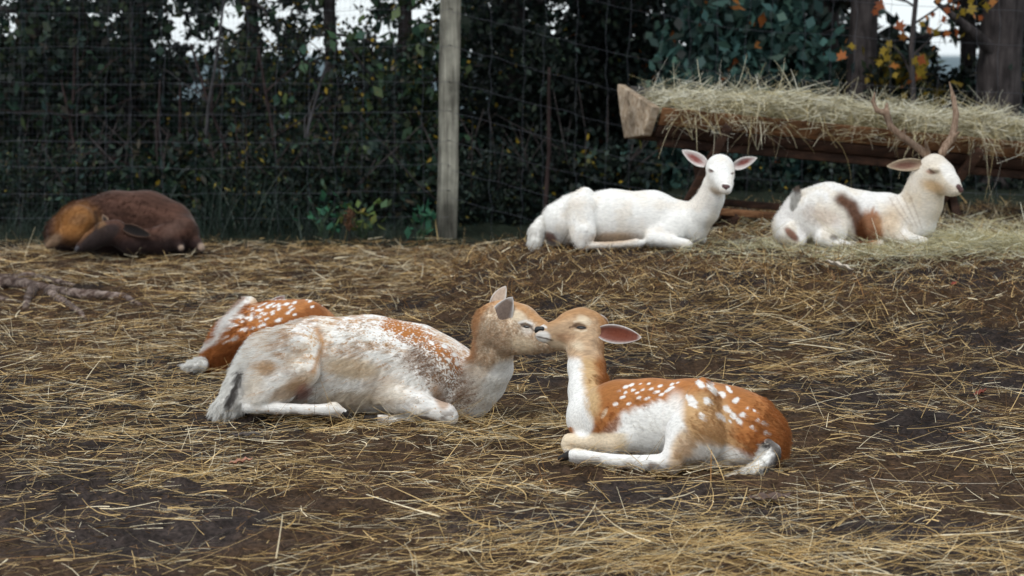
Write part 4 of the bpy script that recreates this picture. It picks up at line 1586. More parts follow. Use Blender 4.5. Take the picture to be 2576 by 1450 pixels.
    npmesh('seed_head', v, q, M_leaf, parent=e, cols=cc)['kind'] = 'stuff'

    # deep wood beyond, one dark mass
    r = np.random.default_rng(60)
    parts = []
    for (Y, n, lf) in ((18.5, 19000, .16), (21.0, 21000, .20), (23.5, 20000, .24)):
        blobs = [(x, y, 0, 210, 120, .8) for x in range(-900, 3500, 150) for y in (-60, 60, 190, 330, 460, 580)]
        c = crown_pts(Y, blobs, n, .14, r, per=10, hard=.35)
        col = DARKS[r.integers(0, 4, len(c))] * (TONE * 1.2)[:, None]
        mm = r.random(len(c)) < .02
        col[mm] = YELS[r.integers(0, 3, mm.sum())] * .8
        parts.append(leaf_quads(c, lf * r.uniform(.6, 1.2, len(c)), lf * .5, col, r, .2))
    v, q, cc = join(parts)
    o = npmesh('wood', v, q, M_leaf, cols=cc)
    tag(o, kind='stuff', label='dark wood closing the view behind the fence')


wood()
# ------------------------------------------------------------------ near deer: the doe on the left
def base_of(px, py):
    return ground_hit(px, py)


FINE, COARSE = 0.0046, 0.0085


def doe():
    b = Body(7.05)
    e = empty('deer', base_of(900, 1045), 'pale speckled doe lying on straw with her head up, touching noses with the fawn', 'deer')
    b.chain([(648, 955, .02, 62), (705, 922, 0, 90), (800, 915, .01, 110), (930, 916, .02, 116), (1040, 932, .01, 110), (1118, 955, -.01, 92), (1185, 972, -.02, 66)], 30, .76)
    b.cap((770, 850, -.02, 34), (735, 880, -.08, 60), 24, .8)
    b.cap((738, 888, -.10, 70), (690, 965, -.125, 62), 12, .6)
    b.cap((776, 880, -.12, 30), (768, 935, -.145, 38), 9, .7)
    b.cap((750, 940, -.145, 44), (652, 1004, -.165, 25), 7, .8)
    b.cap((652, 1004, -.15, 25), (626, 1022, -.16, 17), 8)
    b.chain([(632, 1022, -.16, 18), (690, 1027, -.17, 14), (770, 1030, -.17, 12.5), (815, 1031, -.17, 14), (840, 1030, -.172, 18), (862, 1040, -.174, 13)], 5)
    b.cap((1084, 932, -.085, 74), (1004, 1000, -.125, 40), 12, .7)
    b.chain([(1000, 1000, -.13, 40), (1060, 1022, -.16, 32), (1122, 1041, -.17, 25), (1132, 1050, -.17, 22)], 9)
    b.chain([(1120, 1060, -.15, 15), (1030, 1058, -.14, 13), (955, 1056, -.13, 13)], 4)
    b.chain([(1180, 1015, .04, 30), (1212, 1036, .05, 20), (1222, 1042, .05, 12)], 8)
    # neck and head
    b.chain([(1185, 1000, -.02, 56), (1214, 958, -.06, 58), (1237, 925, -.10, 51), (1243, 880, -.14, 47), (1245, 830, -.17, 46)], 16, .85)
    b.chain([(1243, 812, -.18, 50), (1268, 813, -.19, 56), (1302, 822, -.21, 58)], 12, .72)
    b.cap((1290, 850, -.2, 44), (1340, 862, -.24, 31), 14, .7)
    b.chain([(1306, 826, -.21, 57), (1345, 843, -.24, 44), (1378, 853, -.27, 34), (1404, 858, -.29, 25)], 8, .72)
    b.cap((1318, 800, -.235, 13), (1338, 812, -.25, 9), 8)

    def coat(px, py, V, N):
        s1 = streak(V, -0.25, 14, 90, 41)
        s2 = streak(V, -0.35, 30, 160, 42)
        s3 = fbm(V[:, 0] * 9, V[:, 1] * 9, V[:, 2] * 9, 43, 3)
        rnd = np.random.default_rng(6).random(len(V))
        c = np.tile(WHITE, (len(V), 1))
        c = mixc(c, CREAM, sstep(0.48, 0.66, s3) * 0.3)
        # tan and rust flecks over back and shoulder
        back = sstep(0, 1, (1010 - py) / 160) * sstep(600, 680, px)
        fl = sstep(0.53, 0.63, 0.6 * s1 + 0.4 * s2)
        c = mixc(c, ORANGE * 0.5 + TAN * 0.5, fl * (0.18 + 0.42 * sstep(960, 840, py)) * sstep(620, 720, px) * sstep(1230, 1190, px))
        body = sstep(1240, 1180, px) * sstep(600, 660, px)
        prob = (.26 * sstep(975, 850, py) + .03) * np.clip(2.6 * s1 - .75, 0, 1.6) * body
        c = np.where((rnd < prob)[:, None], (ORANGE * .55 + TAN * .45) * (.7 + .6 * s3)[:, None], c)
        ridge = sstep(34, 6, py - np.interp(px, [655, 742, 800, 910, 1019, 1092, 1147, 1194], [880, 822, 803, 800, 814, 843, 876, 894]))
        c = mixc(c, ORANGE, ridge * 0.5 * sstep(0.42, 0.58, s2) * sstep(700, 800, px))
        d, t = near_line(px, py, [(985, 812), (1070, 858), (1120, 895), (1150, 925)])
        c = np.where((rnd < .85 * sstep(34, 4, d + 30 * (s1 - .5)))[:, None], RUST * 1.05, c)
        d, t = near_line(px, py, [(1060, 900), (1140, 950), (1165, 985)])
        c = np.where((rnd < .6 * sstep(60, 8, d + 60 * (s1 - .5)))[:, None], GREYBR * 1.25, c)
        d, t = near_line(px, py, [(1096, 980), (1108, 1002), (1116, 1016)])
        c = mixc(c, ORANGE * .8, sstep(20, 4, d + 24 * (s3 - .5)) * 0.7)
        # haunch edge and hock patches
        d, t = near_line(px, py, [(800, 830), (812, 870), (798, 905), (790, 935)])
        c = mixc(c, ORANGE * 0.9 + TAN * .1, sstep(20, 4, d + 22 * (s3 - .5)) * 0.85)
        c = mixc(c, TAN, sstep(1.1, .5, ell(px, py, 672, 925, 34, 22) + .8 * (s3 - .5)) * .75)
        c = mixc(c, TAN, sstep(1.1, .4, ell(px, py, 765, 955, 48, 24, -20) + .9 * (s3 - .5)) * .6)
        c = mixc(c, TAN, sstep(1.1, .5, ell(px, py, 725, 985, 60, 18, -28) + .9 * (s3 - .5)) * .6)
        c = mixc(c, CREAM * .92, sstep(1.1, .5, ell(px, py, 890, 925, 90, 30, 8) + .6 * (s3 - .5)) * .8)
        c = mixc(c, CREAM * .88, sstep(1.1, .5, ell(px, py, 900, 1005, 110, 26) + .6 * (s3 - .5)) * .6)
        c = mixc(c, np.array((.50, .25, .20)), sstep(1.0, .4, ell(px, py, 768, 985, 26, 28)) * .75)
        # white spots on the shoulder
        for x, y, a, r_ in [(1118, 872, 9, 5), (1143, 893, 8, 5), (1150, 915, 7, 5), (1168, 903, 7, 5), (1085, 862, 9, 4), (1128, 905, 8, 4), (1180, 918, 6, 5)]:
            c = mixc(c, WHITE, sstep(1.2, .7, ell(px, py, x, y, a, r_, 30)))
        # head and neck
        hd = sstep(985, 915, py - 0.35 * (px - 1235) + 60 * (s3 - .5)) * sstep(1176, 1204, px)
        headcol = np.where((rnd < .35)[:, None], np.array((.72, .60, .46)), np.array((.52, .37, .25))) * (0.6 + 0.75 * streak(V, 1.3, 30, 120, 45))[:, None]
        c = np.where((hd > 0)[:, None], c * (1 - hd[:, None]) + headcol * hd[:, None], c)
        d, t = near_line(px, py, [(1190, 900), (1188, 850), (1203, 790), (1228, 760), (1275, 762)])
        c = mixc(c, ORANGE * 1.02, sstep(17, 2, d + 14 * (s3 - .5)) * .8 * (px > 1180) * (py < 920))
        d, t = near_line(px, py, [(1290, 760), (1325, 782), (1375, 818)])
        c = mixc(c, ORANGE, sstep(20, 4, d) * .85)
        c = mixc(c, CREAM, sstep(1.1, .5, ell(px, py, 1303, 795, 26, 17, 30)) * .7)
        c = mixc(c, CREAM * 1.05, sstep(1.15, .5, ell(px, py, 1315, 868, 42, 22, 12)) * .75)
        c = mixc(c, WHITE, sstep(1.1, .7, ell(px, py, 1258, 965, 44, 60, 20) + .5 * (s3 - .5)) * (px > 1195))
        c = mixc(c, WHITE * .95, sstep(24, 8, np.hypot(px - 1328, py - 826)) * sstep(4, 10, np.hypot(px - 1322, py - 817)) * .5)
        c = mixc(c, DARK * 1.6, sstep(1.15, .8, ell(px, py, 1324, 819, 17, 6.5, 12)) * .85)
        c = mixc(c, WHITE * .85, sstep(5, 1, near_line(px, py, [(1306, 812), (1322, 807), (1338, 815)])[0]) * .7)
        d, t = near_line(px, py, [(1332, 821), (1345, 834)])
        c = mixc(c, GREYBR * .5, sstep(3.5, 1, d) * .8)
        mud = fbm(V[:, 0] * 30, V[:, 1] * 30, V[:, 2] * 60, 46, 3)
        c = mixc(c, GREYBR * .55, sstep(1022, 1050, py) * sstep(.48, .66, mud) * .75)
        # muddy hoof ends, dark knee smear
        c = mixc(c, GREYBR * .7, sstep(1.2, .3, ell(px, py, 846, 1044, 26, 10)) * .5)
        return c

    o, V, N, px, py = body_mesh(b, 'body', e, FINE, coat)
    eye_at(e, V, N, px, py, 1323, 819, 14, 5.0, 12)
    br = np.array((.19, .14, .115))
    ear('ear', e, b.w(1240, 834, -.225), b.w(1290, 747, -.25), (0.55, 0.8, 0.1), 74 * pxm(6.85), (.35, .2, .15), br * .8, WHITE * .9, .35)
    ear('ear', e, b.w(1238, 780, -.11), b.w(1273, 720, -.09), (0.6, 0.75, 0.1), 50 * pxm(6.95), (.35, .2, .15), (.42, .32, .25), WHITE * .9, .35)
    h = Body(7.05)
    h.chain([(862, 1041, -.175, 13), (880, 1048, -.17, 8)], 3)
    simple_part(h, 'hoof', e, .004, M_hoof)
    h = Body(7.05)
    h.chain([(948, 1056, -.13, 12), (918, 1052, -.12, 8)], 3)
    simple_part(h, 'hoof', e, .004, M_hoof)
    t = Body(7.05)
    t.chain([(612, 925, -.02, 17), (600, 965, -.05, 24), (588, 1000, -.08, 26), (560, 1021, -.1, 18), (545, 1026, -.1, 8)], 8, .7)

    def tcoat(px, py, V, N):
        s = streak(V, 1.1, 20, 110, 8)
        c = np.tile(WHITE, (len(V), 1))
        d, q = near_line(px, py, [(606, 935), (594, 975), (578, 1010)])
        return mixc(c, DARK, sstep(12, 3, d + 14 * (s - .5)) * .85)
    to, *_ = body_mesh(t, 'tail', e, .006, tcoat)
    add_fur(to, 1500, .045, (-.35, -.1, -1), .2, 14, .0008, 3, .35, .3)
    bare = np.clip(sstep(1255, 1225, px - 1.2 * (py - 900) * 0), 0, 1)
    leng = np.where((px > 1195) & (py < 940), .45, 1.0)
    leng = np.where(py > 1012, .18, leng)
    leng = np.where((px > 1290) & (py < 900), .25, leng)
    d, _t = near_line(px, py, [(1190, 880), (1188, 850), (1205, 785), (1228, 760)])
    leng = np.where(d < 16, .5, leng)
    vgroup(o, 'len', leng)
    add_fur(o, 11000, .029, (-1, -.10, -.34), .14, 10, .0008, 1, .26, .15, leng='len', rough=.006)
    return e


# ------------------------------------------------------------------ near deer: the fawn on the right
def fawn():
    b = Body(6.25)
    e = empty('deer', base_of(1700, 1180), 'rust coloured spotted fawn lying folded, lifting its nose to the doe', 'deer')
    b.chain([(1497, 1052, .14, 70), (1560, 1052, .08, 91), (1640, 1052, .03, 94), (1740, 1055, -.02, 96), (1825, 1075, -.04, 99), (1872, 1098, -.05, 100), (1893, 1112, -.05, 84)], 26, .8)
    b.cap((1768, 966, -.08, 17), (1757, 1040, -.11, 56), 9, .8)
    b.cap((1764, 1005, -.12, 42), (1745, 1090, -.155, 72), 8, .6)
    b.cap((1738, 1085, -.16, 60), (1692, 1152, -.195, 30), 7, .75)
    b.cap((1690, 1160, -.19, 27), (1692, 1184, -.19, 11), 8)
    b.cap((1690, 1160, -.19, 26), (1668, 1163, -.19, 22), 6)
    b.chain([(1670, 1163, -.19, 21), (1600, 1163, -.18, 17.5), (1520, 1155, -.15, 14.5), (1468, 1147, -.125, 15), (1450, 1145, -.12, 17), (1436, 1146, -.11, 13)], 5)
    b.cap((1860, 1120, -.08, 66), (1845, 1150, -.06, 34), 18, .8)
    b.chain([(1590, 1090, .0, 46), (1550, 1110, .02, 36), (1490, 1112, .05, 25), (1434, 1112, .08, 20), (1427, 1120, .08, 16)], 9)
    b.chain([(1430, 1132, .07, 14), (1500, 1138, .05, 11), (1570, 1142, .03, 12), (1590, 1145, .02, 10)], 4)
    b.chain([(1700, 1165, -.08, 16), (1760, 1170, -.10, 13), (1803, 1176, -.11, 13)], 4)
    b.chain([(1492, 1050, .14, 64), (1480, 985, .2, 48), (1475, 925, .26, 44), (1471, 875, .32, 43), (1470, 850, .35, 46)], 16, .85)
    b.chain([(1480, 832, .37, 50), (1462, 829, .37, 53), (1440, 832, .37, 50)], 10, .75)
    b.cap((1448, 850, .36, 36), (1400, 855, .35, 24), 12, .72)
    b.chain([(1442, 834, .37, 46), (1404, 838, .35, 33), (1380, 839, .34, 25), (1363, 840, .335, 19)], 6, .75)
    b.cap((1362, 850, .335, 9), (1384, 852, .34, 10), 5, .9)
    b.cap((1444, 811, .328, 9), (1474, 812, .328, 9), 6)
    b.cap((1448, 836, .332, 9), (1470, 836, .332, 8), 8)
    b.cap((1355, 848, .30, 1.5), (1386, 855, .30, 1.5), 2, sub=True)

    spots = [(1556, 983, 7, 4), (1574, 974, 7, 4), (1590, 968, 8, 4), (1612, 966, 7, 3), (1632, 966, 6, 3), (1592, 982, 8, 4), (1618, 980, 8, 4), (1640, 978, 9, 4),
             (1660, 972, 8, 4), (1690, 968, 6, 3), (1705, 963, 6, 3), (1566, 1000, 8, 4), (1608, 1000, 8, 4), (1628, 1003, 9, 4), (1665, 993, 8, 4), (1690, 976, 9, 4),
             (1548, 1018, 8, 5), (1582, 1016, 8, 4), (1650, 987, 10, 4), (1603, 989, 7, 4), (1678, 984, 7, 3), (1574, 988, 6, 4),
             (1762, 968, 15, 11), (1790, 974, 20, 11), (1817, 993, 13, 9), (1778, 1010, 12, 11), (1852, 1007, 7, 11), (1828, 1027, 14, 11), (1808, 1045, 12, 8), (1764, 1048, 12, 8),
             (1844, 1048, 10, 8), (1859, 1062, 13, 8), (1898, 1034, 6, 4), (1920, 1065, 5, 7), (1868, 1043, 7, 9), (1820, 1056, 9, 5), (1838, 1062, 8, 4), (1740, 1010, 22, 12),
             (1880, 1028, 5, 7), (1905, 1058, 4, 7), (1925, 1088, 4, 6), (1892, 1075, 5, 6), (1835, 982, 12, 5)]

    def coat(px, py, V, N):
        s1 = streak(V, -0.5, 16, 100, 51)
        s3 = fbm(V[:, 0] * 12, V[:, 1] * 12, V[:, 2] * 12, 53, 3)
        c = np.tile(RUST, (len(V), 1)) * (0.7 + 0.6 * s1)[:, None]
        # tan lower haunch, white belly and legs
        hx = sstep(1660, 1700, px)
        low = sstep(-10, 14, py - np.interp(px, [1500, 1560, 1600, 1660, 1690, 1740, 1850, 1900, 1960], [1100, 1040, 1023, 1006, 1020, 1090, 1128, 1150, 1230]) + 26 * (s1 - .5))
        tanz = sstep(1.15, .6, ell(px, py, 1760, 1070, 95, 100, 20) + .5 * (s3 - .5))
        c = mixc(c, TAN * 1.05, tanz * .8)
        c = mixc(c, WHITE, low * np.where(px < 1665, 1, .9))
        c = mixc(c, WHITE, sstep(1.2, .5, ell(px, py, 1690, 1060, 34, 80, 12) + .5 * (s3 - .5)) * .85)
        c = mixc(c, TAN * 1.05, sstep(1.1, .5, ell(px, py, 1720, 1115, 34, 56, 28) + .5 * (s3 - .5)) * .75)
        c = mixc(c, TAN, sstep(1.1, .5, ell(px, py, 1700, 1165, 28, 28) + .4 * (s3 - .5)) * .7)
        c = mixc(c, TAN * 1.1, sstep(1.1, .4, ell(px, py, 1800, 1110, 90, 18, 10) + .5 * (s1 - .5)) * .6)
        c = mixc(c, WHITE, sstep(1.1, .5, ell(px, py, 1810, 1140, 70, 24, 8) + .5 * (s1 - .5)) * .9)
        c = mixc(c, DKRUST * 1.6, sstep(28, 4, 1985 - px + .0 * py + 14 * (s3 - .5)) * .5)
        c = mixc(c, RUST * .8, sstep(24, 6, np.abs(np.interp(px, [1830, 1880, 1920, 1950, 1975], [975, 1000, 1035, 1065, 1120]) - py)) * sstep(1800, 1850, px) * .5)
        # shoulder whorl
        c = mixc(c, RUST, sstep(1.1, .6, ell(px, py, 1525, 1060, 36, 50, 25) + .6 * (s3 - .5)) * .75)
        c = mixc(c, DKRUST * 2, sstep(1.1, .3, ell(px, py, 1528, 1015, 40, 12, 60) + .8 * (s1 - .5)) * .6)
        c = mixc(c, CREAM, sstep(1.1, .6, ell(px, py, 1520, 1040, 16, 6, 120) + .5 * (s3 - .5)) * .8)
        c = mixc(c, DKRUST * 1.6, sstep(1.1, .3, ell(px, py, 1545, 975, 26, 34, 0) + .5 * (s3 - .5)) * .45)
        for x, y, a, r_ in spots:
            ang = -20 if x < 1720 else 50
            c = mixc(c, WHITE * .98, sstep(1.25, .75, ell(px, py, x, y, a * .82, r_ * .80, ang) + .9 * (s3 - .5) + 1.5 * (s1 - .5)) * .92)
        # forelegs
        c = mixc(c, CREAM * 1.05, sstep(1085, 1095, py) * sstep(1590, 1560, px))
        c = mixc(c, WHITE, sstep(1128, 1136, py) * sstep(1700, 1650, px))
        c = mixc(c, WHITE, sstep(1.1, .7, ell(px, py, 1466, 1065, 30, 40)))
        # neck: white throat, tan then rust nape
        nk = (py < 1075) & (px < 1560)
        d, t = near_line(px, py, [(1426, 890), (1433, 963), (1444, 1040), (1462, 1090)])
        neck = np.tile(WHITE, (len(V), 1))
        neck = mixc(neck, TAN * 1.0, sstep(22, 46, d + 16 * (s1 - .5)))
        neck = mixc(neck, RUST * .85, sstep(54, 80, d + 14 * (s1 - .5)))
        wn = sstep(1075, 1020, py + .9 * (px - 1500)) * (px < 1570) * sstep(880, 905, py)
        c = np.where(nk[:, None], c * (1 - wn[:, None]) + neck * wn[:, None], c)
        hd = sstep(915, 888, py) * (px < 1560)
        hc = np.tile(np.array((.49, .335, .21)), (len(V), 1)) * (.6 + .8 * streak(V, .3, 30, 120, 55))[:, None]
        hc = mixc(hc, ORANGE * .9, sstep(30, 4, py - np.interp(px, [1347, 1404, 1414, 1457, 1502, 1521], [815, 797, 790, 776, 786, 811])) * .75)
        hc = mixc(hc, ORANGE * .9, sstep(1495, 1520, px) * .8)
        hc = mixc(hc, CREAM, sstep(1.2, .5, ell(px, py, 1470, 806, 22, 12, 25)) * .75)
        hc = mixc(hc, CREAM, sstep(1.2, .2, ell(px, py, 1452, 868, 24, 15, 30) + .6 * (s3 - .5)) * .65)
        hc = mixc(hc, np.array((.36, .20, .11)), sstep(1.2, .3, ell(px, py, 1425, 850, 34, 14, 10) + .7 * (s1 - .5)) * .6)
        hc = mixc(hc, CREAM * .95, sstep(1.2, .5, ell(px, py, 1395, 866, 40, 12, 18)) * .6)
        hc = mixc(hc, WHITE * .95, sstep(1.2, .7, ell(px, py, 1366, 848, 20, 16, 10)) * .9)
        hc = mixc(hc, GREYBR * .6, sstep(1.15, .8, ell(px, py, 1459, 822, 19, 8.5, 13)) * .9)
        hc = mixc(hc, CREAM, sstep(4.5, 1, near_line(px, py, [(1444, 810), (1462, 806), (1482, 817)])[0]) * .8)
        hc = mixc(hc, CREAM * .9, sstep(4, 1, near_line(px, py, [(1446, 830), (1462, 834), (1476, 831)])[0]) * .6)
        hc = mixc(hc, WHITE * .9, sstep(4.5, 1.5, near_line(px, py, [(1354, 819), (1366, 819), (1373, 824)])[0]) * .8)
        d, t = near_line(px, py, [(1432, 825), (1450, 819)])
        hc = mixc(hc, GREYBR * .5, sstep(3.2, 1, d) * .9)
        d, t = near_line(px, py, [(1352, 848), (1370, 851), (1390, 857)])
        hc = mixc(hc, GREYBR * .35, sstep(3.0, 1, d) * .9)
        c = c * (1 - hd[:, None]) + hc * hd[:, None]
        mud = fbm(V[:, 0] * 30, V[:, 1] * 30, V[:, 2] * 60, 56, 3)
        c = mixc(c, GREYBR * .55, sstep(1140, 1182, py) * sstep(.46, .64, mud) * .8)
        c = mixc(c, GREYBR * .4, sstep(1.1, .5, ell(px, py, 1562, 1138, 14, 5) + .8 * (mud - .5)) * .7)
        return c

    o, V, N, px, py = body_mesh(b, 'body', e, FINE, coat)
    eye_at(e, V, N, px, py, 1460, 822, 15, 6.8, 13)
    n = Body(6.25)
    n.cap((1353, 830, .331, 9), (1364, 829, .324, 7.5), 4, .9)
    n.cap((1352, 836, .331, 7), (1351, 843, .333, 4), 4, .9)
    n.cap((1357, 833, .318, 2.2), (1368, 832, .314, 2.2), 2, sub=True)
    simple_part(n, 'nose', e, .003, M_nose)
    ear('ear', e, b.w(1512, 836, .27), b.w(1614, 850, .18), (-0.10, -1, 0.15), 56 * pxm(6.5), (.17, .050, .030), ORANGE * .8, WHITE * .80, .5, soft=.04)
    ear('ear', e, b.w(1500, 806, .43), b.w(1530, 822, .55), (-0.3, 1, 0.1), 44 * pxm(6.6), (.30, .1, .07), ORANGE * .8, WHITE * .82, .5)
    for pts in ([(1434, 1146, -.11, 13), (1410, 1154, -.10, 8)], [(1590, 1147, .0, 10), (1612, 1149, -.01, 7)]):
        h = Body(6.25)
        h.chain(pts, 3)
        simple_part(h, 'hoof', e, .0035, M_hoof)
    t = Body(6.25)
    t.chain([(1925, 1112, -.13, 15), (1945, 1135, -.16, 19), (1925, 1168, -.2, 19), (1890, 1187, -.23, 15), (1846, 1200, -.25, 8), (1832, 1203, -.25, 4)], 6, .8)

    def tcoat(px, py, V, N):
        s = streak(V, .6, 20, 110, 8)
        c = np.tile(WHITE, (len(V), 1))
        d, q = near_line(px, py, [(1935, 1108), (1962, 1140), (1940, 1180), (1912, 1196)])
        return mixc(c, DARK * 1.3, sstep(18, 5, d + 12 * (s - .5)) * .9)
    to, *_ = body_mesh(t, 'tail', e, .005, tcoat)
    add_fur(to, 1400, .028, (-.6, -.1, -.6), .25, 14, .0006, 3, .35, .3)
    leng = np.where((px < 1570) & (py < 940), .32, 1.0)
    leng = np.where((px < 1440) & (py < 900), .18, leng)
    leng = np.where(((px < 1665) & (py > 1085)) | (py > 1150), .4, leng)
    vgroup(o, 'len', leng)
    add_fur(o, 10000, .018, (.85, -.10, -.55), .15, 10, .0007, 2, .26, .15, leng='len', rough=.006)
    return e


# ------------------------------------------------------------------ the curled spotted fawn behind the doe
def curled_fawn():
    b = Body(8.05)
    e = empty('deer', base_of(640, 935), 'orange spotted fawn curled up asleep behind the doe with its back turned', 'deer')
    b.chain([(556, 900, -.06, 40), (600, 865, -.02, 64), (650, 850, .04, 80), (710, 842, .10, 84), (770, 832, .15, 74), (805, 830, .2, 48)], 22, .95)
    b.cap((630, 762, .16, 15), (608, 830, .10, 48), 14, .8)
    b.cap((625, 775, .15, 22), (580, 840, .08, 32), 14, .8)
    b.cap((540, 885, 0, 26), (525, 890, .0, 14), 10)
    b.cap((680, 800, .34, 36), (720, 812, .40, 30), 10)

    def coat(px, py, V, N):
        s1 = streak(V, .35, 14, 90, 61)
        s3 = fbm(V[:, 0] * 10, V[:, 1] * 10, V[:, 2] * 10, 63, 3)
        c = np.tile(RUST * 1.05, (len(V), 1)) * (.75 + .5 * s1)[:, None]
        d, t = near_line(px, py, [(522, 935), (600, 880), (690, 838), (770, 800), (800, 785)])
        side = (py - np.interp(px, [520, 600, 690, 770, 840], [935, 880, 838, 800, 780]))
        c = mixc(c, DKRUST * 1.35, sstep(34, 8, d + 20 * (s1 - .5)) * .8)
        r = np.random.default_rng(4)
        for i in range(120):
            x = r.uniform(570, 835)
            sp = np.interp(x, [520, 600, 690, 770, 840], [935, 880, 838, 800, 780])
            y = sp - r.uniform(20, 90)
            c = mixc(c, WHITE * .95, sstep(1.25, .7, ell(px, py, x, y, r.uniform(4, 8.5), r.uniform(2, 3.4), -28) + .6 * (s1 - .5) + .3 * (s3 - .5)))
        for i in range(16):
            x = 560 + i * 17
            sp = np.interp(x, [520, 600, 690, 770, 840], [935, 880, 838, 800, 780])
            c = mixc(c, WHITE * .9, sstep(1.25, .7, ell(px, py, x, sp + 26 + 4 * (i % 2), 8, 4, -40) + .6 * (s1 - .5)) * .8)
        edge = near_line(px, py, [(631, 748), (600, 780), (571, 808), (545, 858), (514, 880)])[0]
        c = mixc(c, WHITE * .95, sstep(13, 2, edge + 10 * (s3 - .5)))
        c = mixc(c, CREAM, sstep(1.1, .5, ell(px, py, 640, 755, 14, 16)) * .6)
        return c
    o, V, N, px, py = body_mesh(b, 'body', e, .0065, coat)
    ear('ear', e, b.w(676, 778, .36), b.w(717, 745, .34), (.2, -1, -.1), 34 * pxm(8.35), (.34, .13, .09), ORANGE, WHITE * .85, .3)
    t = Body(8.05)
    t.chain([(532, 910, -.06, 10), (510, 917, -.12, 12), (485, 921, -.16, 8), (464, 922, -.18, 3)], 6)
    to, *_ = body_mesh(t, 'tail', e, .006, lambda px, py, V, N: np.tile(WHITE, (len(V), 1)))
    add_fur(to, 600, .025, (-1, -.1, -.1), .25, 12, .0008, 3, .35, .3)
    add_fur(o, 7000, .026, (-.85, -.15, -.4), .22, 10, .0008, 2, .3, .2, rough=.008)
    return e


# ------------------------------------------------------------------ white doe on the bank
def white_doe():
    b = Body(10.62)
    e = empty('deer', base_of(1560, 622), 'white doe resting on the bank, facing the camera with both ears out', 'deer')
    b.chain([(1400, 575, 0, 42), (1448, 552, 0, 60), (1540, 548, 0, 68), (1640, 549, 0, 66), (1712, 562, 0, 52), (1742, 574, -.02, 40)], 16, .85)
    b.cap((1472, 494, -.03, 23), (1416, 554, -.02, 52), 6, .85)
    b.cap((1462, 532, -.09, 44), (1466, 592, -.145, 31), 5, .65)
    b.cap((1470, 585, -.14, 28), (1462, 616, -.16, 12), 8)
    b.chain([(1470, 619, -.16, 9), (1560, 615, -.16, 8), (1600, 611, -.16, 10), (1616, 611, -.16, 8)], 4)
    b.chain([(1695, 572, -.08, 40), (1645, 598, -.13, 20)], 10, .8)
    b.chain([(1640, 600, -.14, 19), (1690, 608, -.16, 15), (1732, 615, -.17, 12)], 6)
    b.chain([(1748, 572, .05, 30), (1760, 600, .05, 18)], 8)
    b.chain([(1738, 562, -.02, 46), (1770, 530, -.06, 38), (1788, 500, -.09, 32), (1797, 465, -.12, 30)], 12, .9)
    b.chain([(1811, 424, -.14, 36), (1814, 440, -.17, 33), (1822, 462, -.24, 22), (1826, 475, -.28, 16)], 7, .95)
    b.cap((1800, 455, -.14, 24), (1818, 474, -.22, 15), 8)
    b.cap((1786, 424, -.2, 6), (1792, 428, -.21, 5), 6)

    def coat(px, py, V, N):
        s3 = fbm(V[:, 0] * 12, V[:, 1] * 12, V[:, 2] * 12, 71, 3)
        c = np.tile(WHITE * 1.03, (len(V), 1))
        c = mixc(c, CREAM, sstep(.42, .7, s3) * .3)
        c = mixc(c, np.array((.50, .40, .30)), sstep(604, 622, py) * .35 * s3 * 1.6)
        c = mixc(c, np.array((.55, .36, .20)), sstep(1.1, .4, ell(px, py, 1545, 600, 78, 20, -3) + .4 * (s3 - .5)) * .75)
        c = mixc(c, np.array((.22, .10, .075)), sstep(1.15, .5, ell(px, py, 1386, 598, 22, 13, 40)) * .9)
        c = mixc(c, CREAM * .8, sstep(1.1, .4, ell(px, py, 1790, 565, 20, 46, 15)) * .5)
        c = mixc(c, TAN, sstep(1.1, .3, ell(px, py, 1800, 482, 24, 10, 30)) * .5)
        for x, y, a in ((1787, 431, 20), (1845, 436, -20)):
            c = mixc(c, np.array((.30, .19, .16)), sstep(1.2, .6, ell(px, py, x, y, 7, 2.4, a)) * .85 * (N[:, 1] < .2))
        return c
    o, V, N, px, py = body_mesh(b, 'body', e, COARSE * .9, coat)
    n = Body(10.62)
    n.cap((1820, 468, -.302, 5), (1832, 470, -.302, 5), 3, .8)
    n.cap((1826, 472, -.308, 5), (1827, 479, -.305, 3), 4, .7)
    simple_part(n, 'nose', e, .004, M_pinknose)
    for x, y, a in ((1787, 431, 24), (1845, 436, -24)):
        eye_at(e, V, N, px, py, x, y, 8, 2.6, a, mat=M_lid)
    pink = (.24, .085, .075)
    ear('ear', e, b.w(1776, 414, -.1), b.w(1715, 378, -.08), (.2, -1, .0), 37 * pxm(10.5), pink, WHITE, WHITE, .35, soft=.72)
    ear('ear', e, b.w(1845, 420, -.12), b.w(1905, 397, -.10), (-.1, -1, -.1), 33 * pxm(10.5), pink, WHITE, WHITE, .35, soft=.72)
    t = Body(10.62)
    t.chain([(1366, 555, -.02, 14), (1350, 580, -.06, 17), (1346, 608, -.09, 14), (1346, 620, -.1, 7)], 5)
    to, *_ = body_mesh(t, 'tail', e, .008, lambda px, py, V, N: np.tile(WHITE, (len(V), 1)))
    add_fur(to, 500, .03, (-.2, -.1, -1), .25, 10, .0009, 3, .3, .3)
    add_fur(o, 3500, .010, (-1, -.1, -.45), .25, 8, .0009, 2, .3, .3, leng=vgroup(o, 'len', np.where(px > 1765, .45, 1)))
    return e


